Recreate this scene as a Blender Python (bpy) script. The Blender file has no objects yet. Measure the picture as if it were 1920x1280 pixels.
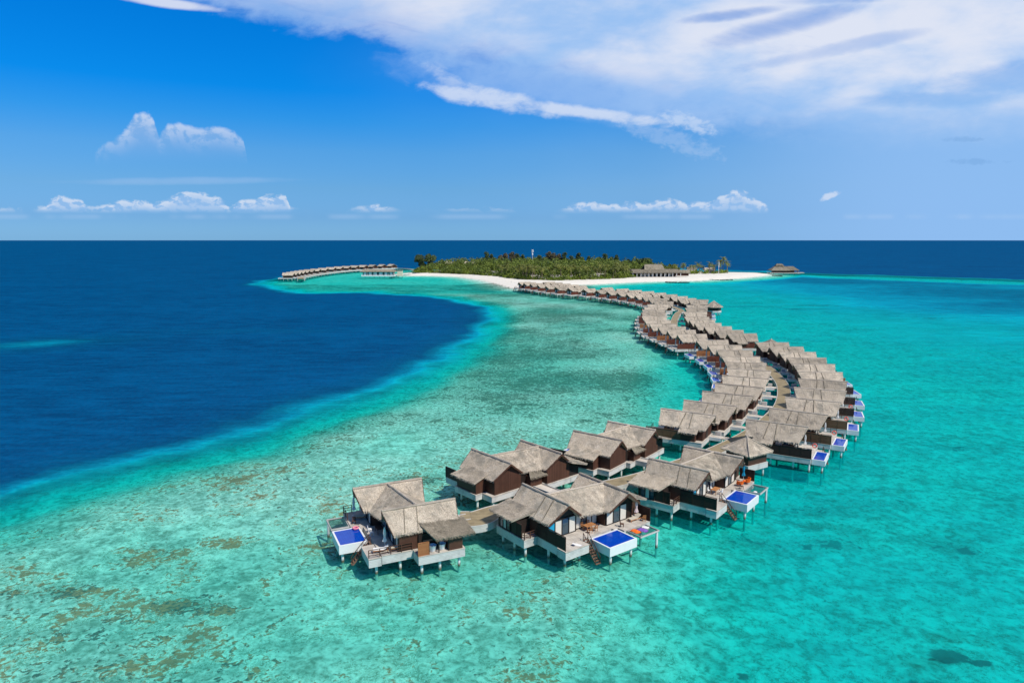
import bpy, math, random
import numpy as np
from mathutils import Vector, Matrix
random.seed(7); RNG = np.random.default_rng(11)
R = math.radians
SC = bpy.context.scene; COL = SC.collection

# ------------------------------------------------------------------ camera, exposure, sun, sky
cam_d = bpy.data.cameras.new('camera'); cam_d.sensor_width = 36; cam_d.lens = 24.0
cam_d.clip_start = 1; cam_d.clip_end = 90000
cam = bpy.data.objects.new('camera', cam_d); COL.objects.link(cam)
cam.location = (0, 0, 40); cam.rotation_euler = (R(90 - 8.46), 0, 0)
SC.camera = cam
SC.view_settings.view_transform = 'Standard'; SC.view_settings.look = 'None'
SC.view_settings.exposure = 0.0; SC.view_settings.gamma = 1.0
SC.cycles.transparent_max_bounces = 16; SC.cycles.max_bounces = 8
SC.cycles.caustics_reflective = False; SC.cycles.caustics_refractive = False

SUN_EL = R(50); SUN_AZ = math.atan2(0.74, -0.67)      # compass angle from +Y towards +X
sv = Vector((math.cos(SUN_EL) * math.sin(SUN_AZ), math.cos(SUN_EL) * math.cos(SUN_AZ), math.sin(SUN_EL)))
sun_d = bpy.data.lights.new('sun', 'SUN'); sun_d.energy = 4.8; sun_d.angle = R(0.5); sun_d.color = (1, .95, .87)
sun = bpy.data.objects.new('sun', sun_d); COL.objects.link(sun)
sun.rotation_euler = sv.to_track_quat('Z', 'Y').to_euler(); sun.location = sv * 400


class NT:
    """small helper round a node tree"""
    def __init__(s, tree): s.t = tree; s.n = tree.nodes; s.l = tree.links
    def new(s, kind, **kw):
        n = s.n.new(kind)
        for k, v in kw.items(): setattr(n, k, v)
        return n
    def put(s, sock, v):
        if isinstance(v, bpy.types.NodeSocket): s.l.new(v, sock)
        elif v is not None:
            if isinstance(v, (tuple, list)) and len(v) == 3 and sock.type == 'RGBA': v = (*v, 1)
            sock.default_value = v
    def m(s, op, a, b=None, c=None, clamp=False):
        n = s.new('ShaderNodeMath', operation=op, use_clamp=clamp)
        s.put(n.inputs[0], a)
        if b is not None: s.put(n.inputs[1], b)
        if c is not None: s.put(n.inputs[2], c)
        return n.outputs[0]
    def mix(s, f, a, b, blend='MIX'):
        n = s.new('ShaderNodeMix', data_type='RGBA', blend_type=blend)
        s.put(n.inputs[0], f); s.put(n.inputs[6], a); s.put(n.inputs[7], b); return n.outputs[2]
    def step(s, x, a, b, lo=0., hi=1., smooth=True):
        n = s.new('ShaderNodeMapRange', interpolation_type='SMOOTHSTEP' if smooth else 'LINEAR')
        s.put(n.inputs[0], x); s.put(n.inputs[1], a); s.put(n.inputs[2], b); s.put(n.inputs[3], lo); s.put(n.inputs[4], hi)
        return n.outputs[0]
    def xyz(s, x, y, z=0.):
        n = s.new('ShaderNodeCombineXYZ'); s.put(n.inputs[0], x); s.put(n.inputs[1], y); s.put(n.inputs[2], z); return n.outputs[0]
    def sep(s, v):
        n = s.new('ShaderNodeSeparateXYZ'); s.put(n.inputs[0], v); return n.outputs
    def noise(s, vec, scale, detail=4, rough=.55, dist=0., lac=2.):
        n = s.new('ShaderNodeTexNoise'); s.put(n.inputs['Vector'], vec); s.put(n.inputs['Scale'], scale)
        s.put(n.inputs['Detail'], detail); s.put(n.inputs['Roughness'], rough); s.put(n.inputs['Distortion'], dist)
        s.put(n.inputs['Lacunarity'], lac)
        return n.outputs[0]
    def ramp(s, x, stops, interp='LINEAR'):
        n = s.new('ShaderNodeValToRGB'); cr = n.color_ramp; cr.interpolation = interp
        while len(cr.elements) < len(stops): cr.elements.new(.5)
        for e, (p, c) in zip(cr.elements, stops): e.position = p; e.color = (*c, 1)
        s.put(n.inputs[0], x); return n.outputs[0]
    def curve(s, x, pts, x0, x1):
        n = s.new('ShaderNodeFloatCurve'); c = n.mapping.curves[0]
        P = [((a - x0) / (x1 - x0), b) for a, b in pts]
        while len(c.points) < len(P): c.points.new(.5, .5)
        for q, (a, b) in zip(c.points, P): q.location = (min(max(a, 0), 1), b); q.handle_type = 'VECTOR'
        n.mapping.use_clip = False; n.mapping.update()
        s.put(n.inputs[1], s.step(x, x0, x1, 0, 1, False)); return n.outputs[0]


def srgb(r, g, b):
    f = lambda c: (c / 255 / 12.92) if c / 255 <= .04045 else ((c / 255 + .055) / 1.055) ** 2.4
    return (f(r), f(g), f(b))


def build_world():
    w = bpy.data.worlds.new('World'); SC.world = w; w.use_nodes = True
    w.cycles_visibility.camera = True
    t = NT(w.node_tree); t.n.clear()
    out = t.new('ShaderNodeOutputWorld'); bg = t.new('ShaderNodeBackground'); t.l.new(bg.outputs[0], out.inputs[0])
    sky = t.new('ShaderNodeTexSky', sky_type='NISHITA', sun_disc=False, sun_elevation=SUN_EL, sun_rotation=SUN_AZ,
                altitude=10, air_density=1.0, dust_density=0.35, ozone_density=2.5)
    g = t.new('ShaderNodeTexCoord').outputs['Generated']
    x, y, z = t.sep(g)
    yy = t.m('MAXIMUM', y, .12)
    U = t.m('DIVIDE', x, yy); V = t.m('DIVIDE', z, yy)
    el = t.m('DIVIDE', z, t.m('POWER', t.m('ADD', t.m('MULTIPLY', x, x), t.m('ADD', t.m('MULTIPLY', y, y), .0001)), .5))
    front = t.step(y, .15, .35)
    # the clear sky: Nishita, its air graded by height (deeper and purer blue high up, paler at the horizon)
    gain = t.ramp(el, SKY_GAIN)
    base = t.mix(1.0, sky.outputs[0], gain, 'MULTIPLY')
    base = t.mix(1.0, base, (2., 2., 2.), 'MULTIPLY')
    # radiance values below are divided by the strength of the background
    K = 1 / .1
    def rad(c, k=1.): return tuple(v * K * k for v in srgb(*c))
    wp = t.xyz(U, V, 0.)
    n_big = t.noise(t.xyz(t.m('MULTIPLY', U, 3.2), t.m('MULTIPLY', V, 9.), 3.1), 1.0, 5, .55)
    n_big2 = t.noise(t.xyz(t.m('MULTIPLY', U, 2.1), t.m('MULTIPLY', V, 5.), 9.7), 1.0, 4, .5)
    # faint veil that pales the sky to the right and low down
    veil = t.m('MULTIPLY', t.step(t.m('ADD', t.m('MULTIPLY', U, .9), t.m('MULTIPLY', t.m('SUBTRACT', n_big2, .5), .8)), -.35, .75), t.step(el, .30, .02, .25, .62))
    base = t.mix(t.m('MULTIPLY', veil, .85), base, rad((146, 190, 240)))
    base = t.mix(t.m('MULTIPLY', t.step(U, .15, .62), t.step(el, .26, .12, 0., .80)), base, rad((146, 186, 236)))
    base = t.mix(1., base, t.mix(t.step(U, -.5, .1), (1., 1., 1.), (1.0, 1.06, 1.07)), 'MULTIPLY')
    # big cirrus sheet
    low = t.curve(U, SHEET_LOW, -.8, .8)
    streak_c = t.m('ADD', V, t.m('MULTIPLY', U, .22))
    str1 = t.noise(t.xyz(t.m('MULTIPLY', t.m('SUBTRACT', U, t.m('MULTIPLY', V, .8)), 2.2), t.m('MULTIPLY', streak_c, 14.), 1.7), 1., 6, .58, .6)
    str2 = t.noise(t.xyz(t.m('MULTIPLY', U, 7.), t.m('MULTIPLY', t.m('SUBTRACT', V, t.m('MULTIPLY', U, .15)), 16.), 5.2), 1., 7, .62, .3)
    fine = t.noise(t.xyz(t.m('MULTIPLY', U, 30.), t.m('MULTIPLY', V, 55.), 6.1), 1., 6, .6, .3)
    edge = t.m('SUBTRACT', V, t.m('ADD', low, t.m('ADD', t.m('MULTIPLY', t.m('SUBTRACT', fine, .5), .035), t.m('ADD', t.m('MULTIPLY', t.m('SUBTRACT', str2, .5), .05), t.m('MULTIPLY', t.m('SUBTRACT', n_big, .5), .03)))))
    soft = t.m('ADD', t.step(U, .1, .6, .026, .085), t.m('MULTIPLY', t.step(U, -.12, -.04), t.step(U, .22, .10, 0., .045)))
    sheet = t.step(t.m('DIVIDE', edge, soft), 0., 1.)
    right = t.step(U, .16, .5)
    holes = t.m('MULTIPLY', t.step(str1, .60, .70), t.m('MULTIPLY', t.step(V, .15, .2), .55))
    hx = lambda cu, cv, ru, rv, sl: t.step(t.m('ADD', t.m('ADD', t.m('POWER', t.m('DIVIDE', t.m('SUBTRACT', U, cu), ru), 2.), t.m('POWER', t.m('DIVIDE', t.m('SUBTRACT', V, t.m('ADD', cv, t.m('MULTIPLY', t.m('SUBTRACT', U, cu), sl))), rv), 2.)), t.m('MULTIPLY', t.m('SUBTRACT', t.m('ADD', t.m('MULTIPLY', str2, .5), t.m('MULTIPLY', str1, .5)), .5), 4.2)), 1.5, .0)
    h = t.m('MAXIMUM', hx(.37, .292, .10, .016, .22), t.m('MAXIMUM', hx(.30, .307, .07, .008, .12), hx(.56, .345, .16, .014, .1)))
    h = t.m('MAXIMUM', h, t.m('MAXIMUM', hx(.70, .222, .14, .022, .10), hx(.60, .196, .12, .012, .02)))
    h = t.m('MAXIMUM', h, t.m('MULTIPLY', hx(.45, .262, .13, .010, .2), .6))
    # rift under the sheet between the body and the small low bank
    rift = t.m('MULTIPLY', hx(-.03, .225, .10, .016, -.20), .45)
    rift2 = t.m('MULTIPLY', hx(.06, .216, .20, .020, -.16), .9)
    dens = t.m('MULTIPLY', sheet, t.m('SUBTRACT', 1., t.m('MAXIMUM', t.m('MULTIPLY', holes, .35), t.m('MAXIMUM', t.m('MULTIPLY', h, .60), t.m('MULTIPLY', t.m('MAXIMUM', rift, t.m('MULTIPLY', rift2, .45)), .9)))), clamp=True)
    bright = t.step(t.m('ADD', t.m('MULTIPLY', n_big, .7), t.m('MULTIPLY', str2, .3)), .36, .62)
    bright = t.m('MULTIPLY', bright, t.m('SUBTRACT', 1., rift2))
    c_hi = rad((228, 233, 246)); c_lo = rad((156, 196, 244))
    ccol = t.mix(bright, c_lo, c_hi)
    fade = t.step(edge, -.01, .09, .48, .93)
    fade = t.m('MULTIPLY', fade, t.step(t.m('MULTIPLY', right, t.step(V, .22, .12)), 0., 1., 1., .6))
    res = t.mix(t.m('MULTIPLY', t.m('MULTIPLY', dens, fade), front), base, ccol)
    # detached wisps
    wis = t.m('MULTIPLY', hx(-.47, .322, .07, .006, -.12), .8)
    res = t.mix(t.m('MULTIPLY', wis, front), res, c_hi)
    fine2 = t.noise(t.xyz(t.m('MULTIPLY', U, 90.), t.m('MULTIPLY', V, 140.), 8.1), 1., 5, .6, .3)
    hy = lambda cu, cv, ru, rv, sl: t.step(t.m('ADD', t.m('ADD', t.m('POWER', t.m('DIVIDE', t.m('SUBTRACT', U, cu), ru), 2.), t.m('POWER', t.m('DIVIDE', t.m('SUBTRACT', V, t.m('ADD', cv, t.m('MULTIPLY', t.m('SUBTRACT', U, cu), sl))), rv), 2.)), t.m('MULTIPLY', t.m('SUBTRACT', t.m('ADD', t.m('MULTIPLY', fine, .5), t.m('MULTIPLY', fine2, .5)), .5), 8.)), 1.8, -.2)
    hb = lambda cu, cv, ru, rv, sl, am, hi: t.step(t.m('ADD', t.m('ADD', t.m('POWER', t.m('DIVIDE', t.m('SUBTRACT', U, cu), ru), 2.), t.m('POWER', t.m('DIVIDE', t.m('SUBTRACT', V, t.m('ADD', cv, t.m('MULTIPLY', t.m('SUBTRACT', U, cu), sl))), rv), 2.)), t.m('MULTIPLY', t.m('SUBTRACT', t.m('ADD', t.m('MULTIPLY', fine, .6), t.m('MULTIPLY', str2, .4)), .5), am)), hi, 0.)
    fill = t.m('MULTIPLY', hb(.08, .206, .24, .034, -.15, 2., 1.5), .62)
    res = t.mix(t.m('MULTIPLY', fill, front), res, rad((160, 196, 243)))
    bank = t.m('MAXIMUM', hb(-.03, .196, .085, .013, -.16, 5.5, 1.8), t.m('MAXIMUM', hb(.08, .181, .13, .008, -.13, 4.5, 1.6), t.m('MULTIPLY', hb(-.085, .218, .03, .014, -.5, 6.5, 1.6), .5)))
    res = t.mix(t.m('MULTIPLY', t.m('MULTIPLY', bank, .8), front), res, rad((212, 224, 245)))
    puff = t.m('MAXIMUM', hy(.25, .163, .035, .010, -.3), t.m('MULTIPLY', hy(.23, .14, .06, .014, -.3), .4))
    res = t.mix(t.m('MULTIPLY', puff, t.m('MULTIPLY', front, .7)), res, rad((196, 216, 245)))
    bar = t.m('MULTIPLY', t.m('MAXIMUM', hy(.638, .141, .03, .0035, 0.), hy(.66, .11, .035, .0035, 0.)), .35)
    res = t.mix(t.m('MULTIPLY', bar, front), res, rad((110, 160, 215)))
    # cumulus tower, its foot lost in the haze
    cn = t.noise(t.xyz(t.m('MULTIPLY', U, 26.), t.m('MULTIPLY', V, 30.), .3), 1., 7, .58, .25)
    tt = t.curve(U, TOWER_TOP, -.8, .8)
    te = t.m('SUBTRACT', t.m('ADD', tt, t.m('MULTIPLY', t.m('SUBTRACT', cn, .5), .030)), V)
    tower = t.m('MULTIPLY', t.step(te, 0., .009), t.m('MULTIPLY', t.step(V, .100, .168, .0, .85), t.m('MULTIPLY', t.step(U, -.60, -.59), t.step(U, -.372, -.382))))
    cn2 = t.noise(t.xyz(t.m('MULTIPLY', t.m('ADD', U, .006), 26.), t.m('MULTIPLY', t.m('ADD', V, .006), 30.), .3), 1., 7, .58, .25)
    shade = t.step(t.m('SUBTRACT', cn, cn2), -.08, .06)
    tcol = t.mix(t.m('MULTIPLY', shade, t.step(te, .05, .0)), rad((138, 180, 230)), rad((200, 216, 242)))
    res = t.mix(t.m('MULTIPLY', tower, front), res, tcol)
    vb = t.m('MULTIPLY', hx(-.49, .083, .17, .006, .01), .42)
    res = t.mix(t.m('MULTIPLY', vb, front), res, rad((160, 195, 236)))
    # row of small cumulus just over the horizon
    rt = t.curve(U, ROW_TOP, -.8, .8)
    rn = t.noise(t.xyz(t.m('MULTIPLY', U, 55.), t.m('MULTIPLY', V, 85.), 2.3), 1., 6, .55, .2)
    rg = t.noise(t.xyz(t.m('MULTIPLY', U, 14.), 0., 7.3), 1., 2, .5)
    re = t.m('SUBTRACT', t.m('ADD', rt, t.m('MULTIPLY', t.m('SUBTRACT', rn, .55), .020)), V)
    rowm = t.m('MULTIPLY', t.step(re, 0., .006), t.step(V, .036, .047))
    rowm = t.m('MULTIPLY', rowm, t.step(t.m('ADD', rt, t.m('MULTIPLY', t.m('SUBTRACT', rg, .5), .012)), .044, .054, .0, 1.))
    rn2 = t.noise(t.xyz(t.m('MULTIPLY', t.m('ADD', U, .004), 55.), t.m('MULTIPLY', t.m('ADD', V, .004), 85.), 2.3), 1., 6, .55, .2)
    rcol = t.mix(t.m('MULTIPLY', t.step(t.m('SUBTRACT', rn, rn2), -.1, .06), t.step(re, .02, .0, .3, 1.)), rad((150, 190, 236)), rad((226, 233, 246)))
    res = t.mix(t.m('MULTIPLY', t.m('MULTIPLY', rowm, front), .78), res, rcol)
    res = t.mix(t.m('MULTIPLY', t.m('MULTIPLY', hy(.455, .062, .012, .004, .35), .7), front), res, rad((215, 226, 245)))
    thin = t.m('MULTIPLY', t.m('MULTIPLY', t.step(rg, .45, .6), t.step(t.m('ABSOLUTE', t.m('SUBTRACT', V, .033)), .006, .0)), .28)
    res = t.mix(t.m('MULTIPLY', thin, front), res, rad((175, 205, 240)))
    t.put(bg.inputs[0], res); bg.inputs[1].default_value = .1


SHEET_LOW = [(-.8, .40), (-0.66, .38), (-0.594, 0.372), (-0.52, 0.35), (-0.485, 0.335), (-0.413, 0.309), (-0.325, 0.293), (-0.296, 0.283), (-0.208, 0.271), (-0.149, 0.251), (-0.119, 0.240), (-0.09, 0.226), (-0.03, 0.206), (0.03, 0.190), (0.143, 0.169), (0.211, 0.162), (0.242, 0.156), (0.295, 0.145), (0.348, 0.133), (0.409, 0.122), (0.523, 0.11), (0.636, 0.115), (0.726, 0.12), (.8, .12)]
TOWER_TOP = [(-.8, 0.), (-0.60, 0.), (-0.596, 0.122), (-0.583, 0.136), (-0.556, 0.148), (-0.545, 0.160), (-0.53, 0.180), (-0.508, 0.180), (-0.502, 0.152), (-0.499, 0.148), (-0.49, 0.162), (-0.471, 0.166), (-0.445, 0.159), (-0.422, 0.163), (-0.393, 0.156), (-0.38, 0.145), (-0.376, 0.122), (-.37, 0.), (.8, 0.)]
ROW_TOP = [(-.8, .046), (-0.737, 0.048), (-0.706, 0.047), (-0.703, 0.041), (-0.671, 0.054), (-0.651, 0.065), (-0.62, 0.060), (-0.61, 0.048), (-0.575, 0.054), (-0.555, 0.062), (-0.521, 0.057), (-0.506, 0.055), (-0.482, 0.068), (-0.451, 0.072), (-0.421, 0.064), (-0.406, 0.050), (-0.383, 0.060), (-0.337, 0.066), (-0.325, 0.066), (-0.318, 0.047), (-0.246, 0.043), (-0.199, 0.053), (-0.161, 0.046), (-0.046, 0.046), (0.0, 0.048), (.03, .042), (0.065, 0.045), (0.1, 0.057), (0.138, 0.054), (0.184, 0.056), (0.23, 0.060), (0.261, 0.056), (0.287, 0.057), (0.31, 0.069), (0.325, 0.075), (0.345, 0.063), (0.364, 0.054), (0.376, 0.038), (.44, .036), (.8, .036)]
SKY_GAIN = [(0., (.15, .34, .72)), (.03, (.125, .27, .57)), (.07, (.14, .29, .505)), (.12, (.12, .32, .54)), (.16, (.05, .32, .60)), (.20, (.006, .31, .66)), (.33, (.0, .32, .72)), (.7, (.03, .17, .40))]
build_world()

# ------------------------------------------------------------------ tagging, meshes
def tag(o, label=None, cat=None, group=None, kind=None):
    if label: o['label'] = label
    if cat: o['category'] = cat
    if group: o['group'] = group
    if kind: o['kind'] = kind
    return o

def empty(name, loc=(0, 0, 0), rz=0., label=None, cat=None, group=None):
    o = bpy.data.objects.new(name, None); COL.objects.link(o); o.location = loc; o.rotation_euler = (0, 0, rz)
    o.empty_display_size = .2
    return tag(o, label, cat, group)

def copy_tree(o, parent=None):
    c = o.copy(); COL.objects.link(c); c.parent = parent
    for ch in KIDS.get(o.name, []): copy_tree(ch, c)
    return c

KIDS = {}

class MB:
    def __init__(s): s.v = []; s.f = []
    def add(s, vs, fs):
        k = len(s.v); s.v += [tuple(p) for p in vs]; s.f += [tuple(i + k for i in f) for f in fs]; return s
    def box(s, x0, x1, y0, y1, z0, z1):
        return s.add([(x0, y0, z0), (x1, y0, z0), (x1, y1, z0), (x0, y1, z0), (x0, y0, z1), (x1, y0, z1), (x1, y1, z1), (x0, y1, z1)],
                     [(3, 2, 1, 0), (4, 5, 6, 7), (0, 1, 5, 4), (1, 2, 6, 5), (2, 3, 7, 6), (3, 0, 4, 7)])
    def bar(s, p, q, w=.06, h=None):
        h = w if h is None else h
        p = Vector(p); q = Vector(q); d = (q - p).normalized()
        u = d.cross(Vector((0, 0, 1)));
        if u.length < .01: u = Vector((1, 0, 0))
        u.normalize(); v = u.cross(d); u *= w / 2; v *= h / 2
        return s.add([p - u - v, p + u - v, p + u + v, p - u + v, q - u - v, q + u - v, q + u + v, q - u + v],
                     [(0, 1, 2, 3), (7, 6, 5, 4), (4, 5, 1, 0), (5, 6, 2, 1), (6, 7, 3, 2), (7, 4, 0, 3)])
    def tube(s, p, q, r0, r1=None, n=8, cap=True):
        r1 = r0 if r1 is None else r1
        p = Vector(p); q = Vector(q); d = (q - p).normalized()
        u = d.cross(Vector((0, 0, 1)))
        if u.length < .01: u = Vector((1, 0, 0))
        u.normalize(); v = d.cross(u)
        vs = []
        for c, r in ((p, r0), (q, r1)):
            for i in range(n):
                a = 2 * math.pi * i / n; vs.append(c + (u * math.cos(a) + v * math.sin(a)) * r)
        fs = [(i, (i + 1) % n, n + (i + 1) % n, n + i) for i in range(n)]
        if cap: fs += [tuple(range(n - 1, -1, -1)), tuple(range(n, 2 * n))]
        return s.add(vs, fs)
    def lathe(s, prof, c=(0, 0, 0), n=12):
        vs = []; fs = []
        for r, z in prof:
            for i in range(n):
                a = 2 * math.pi * i / n; vs.append((c[0] + r * math.cos(a), c[1] + r * math.sin(a), c[2] + z))
        for k in range(len(prof) - 1):
            for i in range(n): fs.append((k * n + i, k * n + (i + 1) % n, (k + 1) * n + (i + 1) % n, (k + 1) * n + i))
        return s.add(vs, fs)
    def torus(s, c, R0, r, ax='z', n=20, m=7):
        vs = []; fs = []
        for i in range(n):
            a = 2 * math.pi * i / n
            for j in range(m):
                b = 2 * math.pi * j / m; rr = R0 + r * math.cos(b)
                p = (rr * math.cos(a), rr * math.sin(a), r * math.sin(b))
                if ax == 'x': p = (p[2], p[0], p[1])
                if ax == 'y': p = (p[0], p[2], p[1])
                vs.append((c[0] + p[0], c[1] + p[1], c[2] + p[2]))
                fs.append((i * m + j, ((i + 1) % n) * m + j, ((i + 1) % n) * m + (j + 1) % m, i * m + (j + 1) % m))
        return s.add(vs, fs)
    def prism(s, poly, y0, y1, axis='y'):
        """poly: list of (a, z); extruded along y (or x)"""
        n = len(poly)
        f = (lambda a, z, t: (a, t, z)) if axis == 'y' else (lambda a, z, t: (t, a, z))
        vs = [f(a, z, y0) for a, z in poly] + [f(a, z, y1) for a, z in poly]
        fs = [(i, (i + 1) % n, n + (i + 1) % n, n + i) for i in range(n)] + [tuple(range(n - 1, -1, -1)), tuple(range(n, 2 * n))]
        return s.add(vs, fs)
    def mirror(s):
        s.v = [(x, -y, z) for x, y, z in s.v]; s.f = [tuple(reversed(f)) for f in s.f]; return s
    def mesh(s, name, mat, smooth=False):
        me = bpy.data.meshes.new(name); me.from_pydata(s.v, [], s.f); me.update()
        if mat: me.materials.append(mat)
        if smooth: me.polygons.foreach_set('use_smooth', [True] * len(me.polygons))
        return me
    def build(s, name, mat, parent=None, smooth=False, label=None):
        if MIRROR[0]: s.mirror()
        o = bpy.data.objects.new(name, s.mesh(name, mat, smooth)); COL.objects.link(o); o.parent = parent
        if parent is not None: KIDS.setdefault(parent.name, []).append(o)
        if label: o['label'] = label
        return o
MIRROR = [False]

# ------------------------------------------------------------------ materials
M = {}
def mat(name):
    m = bpy.data.materials.new(name); m.use_nodes = True
    t = NT(m.node_tree); t.n.clear(); out = t.new('ShaderNodeOutputMaterial')
    b = t.new('ShaderNodeBsdfPrincipled'); t.l.new(b.outputs[0], out.inputs[0]); M[name] = m
    return m, t, b, out

def bump(t, b, h, strength=.5, dist=.05):
    n = t.new('ShaderNodeBump'); n.inputs['Strength'].default_value = strength; n.inputs['Distance'].default_value = dist
    t.put(n.inputs['Height'], h); t.l.new(n.outputs[0], b.inputs['Normal'])

def oc(t):
    """object coordinates shifted by the object's own random number, so that copies differ"""
    tc = t.new('ShaderNodeTexCoord').outputs['Object']; oi = t.new('ShaderNodeObjectInfo').outputs['Random']
    va = t.new('ShaderNodeVectorMath', operation='ADD'); t.put(va.inputs[0], tc)
    t.put(va.inputs[1], t.xyz(t.m('MULTIPLY', oi, 57.), t.m('MULTIPLY', oi, 31.), 0.)); return va.outputs[0], tc, oi

def mat_thatch(name, c1, c2, dark):
    m, t, b, o = mat(name); v, tc, oi = oc(t)
    n1 = t.noise(v, 9., 5, .78); n2 = t.noise(v, .55, 4, .6); n3 = t.noise(v, 30., 3, .7)
    c = t.mix(t.step(t.m('ADD', t.m('MULTIPLY', n1, .75), t.m('MULTIPLY', n3, .25)), .38, .60), c1, c2)
    c = t.mix(t.m('MULTIPLY', t.step(n2, .46, .68), .75), c, dark)
    tone = t.m('ADD', .80, t.m('MULTIPLY', oi, .36))
    c = t.mix(1., c, t.xyz(tone, t.m('MULTIPLY', tone, .99), t.m('MULTIPLY', tone, .98)), 'MULTIPLY')
    t.put(b.inputs['Base Color'], c); b.inputs['Roughness'].default_value = .95
    b.inputs['Specular IOR Level'].default_value = .15
    bump(t, b, t.m('ADD', n1, t.m('MULTIPLY', n3, .6)), .8, .08); return m

def mat_boards(name, c1, c2, width=.16, axis=0, gap=.5, rough=.75, wear=.5):
    """timber boards; axis = the local axis across the boards (0 x, 1 y, 2 z)"""
    m, t, b, o = mat(name); v, tc, oi = oc(t)
    s = t.sep(tc); a = t.m('DIVIDE', s[axis], width)
    fr = t.m('FRACT', a); fl = t.m('FLOOR', a)
    wn = t.new('ShaderNodeTexWhiteNoise', noise_dimensions='1D'); t.put(wn.inputs['W'], fl)
    line = t.step(t.m('ABSOLUTE', t.m('SUBTRACT', fr, .5)), .42, .48)
    n = t.noise(v, 3., 5, .65); n2 = t.noise(v, .7, 3, .5)
    c = t.mix(t.m('ADD', t.m('MULTIPLY', wn.outputs[0], .55), t.m('MULTIPLY', n, .45)), c1, c2)
    c = t.mix(t.m('MULTIPLY', t.step(n2, .45, .7), wear), c, tuple(k * .62 for k in c1))
    tone = t.m('ADD', .88, t.m('MULTIPLY', oi, .24))
    c = t.mix(1., c, t.xyz(tone, tone, tone), 'MULTIPLY')
    c = t.mix(t.m('MULTIPLY', line, gap), c, tuple(k * .25 for k in c1))
    t.put(b.inputs['Base Color'], c); b.inputs['Roughness'].default_value = rough
    b.inputs['Specular IOR Level'].default_value = .25
    bump(t, b, t.m('SUBTRACT', n, line), .5, .02); return m

def mat_plain(name, c, rough=.6, var=.15, spec=.3, scale=2., metal=0.):
    m, t, b, o = mat(name); v, tc, oi = oc(t)
    n = t.noise(v, scale, 4, .6)
    t.put(b.inputs['Base Color'], t.mix(n, tuple(k * (1 - var) for k in c), tuple(min(1, k * (1 + var)) for k in c)))
    b.inputs['Roughness'].default_value = rough; b.inputs['Specular IOR Level'].default_value = spec; b.inputs['Metallic'].default_value = metal
    return m

mat_thatch('thatch', (.27, .225, .165), (.61, .525, .41), (.26, .235, .19))
mat_thatch('thatch_old', (.16, .135, .10), (.33, .285, .21), (.12, .11, .08))
mat_thatch('thatch_cap', (.36, .30, .23), (.56, .48, .39), (.30, .26, .21))
mat_boards('deck_boards', (.48, .42, .35), (.68, .62, .53), .14, 1)
mat_boards('walk_boards', (.22, .17, .095), (.36, .285, .165), .16, 1, .45)
mat_boards('fascia_boards', (.50, .48, .44), (.72, .70, .66), .2, 2, .45, .7, .5)
mat_boards('wall_boards', (.060, .026, .016), (.105, .048, .030), .22, 1, .5, .6, .3)
mat_boards('wall_dark', (.022, .016, .014), (.04, .028, .022), .22, 0, .4, .5, .2)
mat_boards('fence_dark', (.030, .014, .010), (.055, .026, .018), .13, 2, .6, .6, .3)
mat_boards('fence_brown', (.13, .065, .032), (.22, .12, .06), .13, 2, .6, .65, .4)
mat_boards('fence_orange', (.28, .105, .038), (.40, .17, .07), .13, 2, .6, .65, .3)
mat_boards('fence_red', (.11, .030, .018), (.17, .05, .028), .13, 2, .6, .65, .3)
mat_boards('rail_wood', (.07, .032, .020), (.12, .055, .034), 5., 0, 0., .6, .3)
mat_boards('teak', (.36, .15, .055), (.50, .23, .09), .09, 0, .4, .55, .3)
mat_boards('stair_wood', (.16, .09, .06), (.26, .16, .11), 5., 0, 0., .6, .3)
mat_plain('white_paint', (.80, .79, .76), .5, .06)
mat_plain('pool_wall', (.70, .70, .68), .5, .10)
mat_plain('frame_dark', (.02, .017, .016), .4, .2)
mat_plain('curtain', (.62, .58, .50), .9, .12, .1, 4.)
mat_plain('fabric_white', (.78, .76, .72), .9, .06, .1)
mat_plain('fabric_pink', (.72, .58, .56), .9, .08, .1)
mat_plain('fabric_blue', (.02, .30, .48), .9, .1, .1)
mat_plain('fabric_orange', (.85, .16, .025), .9, .1, .1)
mat_plain('fabric_beige', (.52, .46, .36), .9, .1, .1)
mat_plain('fabric_purple', (.22, .10, .40), .9, .3, .1, 9.)
mat_plain('ring_red', (.80, .10, .06), .5, .1)
mat_plain('ring_pink', (.85, .22, .30), .5, .1)
mat_plain('porcelain', (.85, .86, .86), .15, .02, .5)
mat_plain('stone_dark', (.10, .09, .075), .9, .4, .2, 1.5)
mat_plain('metal_grey', (.45, .46, .47), .4, .1, .5)
mat_plain('net', (.02, .05, .05), .8, .2)
mat_plain('skin', (.40, .22, .14), .6, .05)
mat_plain('hair', (.02, .015, .01), .7, .05)
mat_plain('cloth_dark', (.04, .05, .08), .9, .1)
mat_plain('bark', (.22, .17, .12), .9, .3, .1, 3.)
mat_plain('plaster', (.62, .55, .40), .8, .08)

def mat_post():
    m, t, b, o = mat('post_paint'); v, tc, oi = oc(t); z = t.sep(t.new('ShaderNodeNewGeometry').outputs['Position'])[2]
    n = t.noise(v, 5., 4, .6)
    c = t.mix(n, (.55, .54, .51), (.76, .75, .72))
    c = t.mix(t.step(t.m('ADD', z, t.m('MULTIPLY', n, .5)), .85, .35), c, (.10, .09, .05)); c = t.mix(t.step(z, .05, -.3), c, (.40, .46, .40))
    t.put(b.inputs['Base Color'], c); b.inputs['Roughness'].default_value = .7
mat_post()

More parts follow.
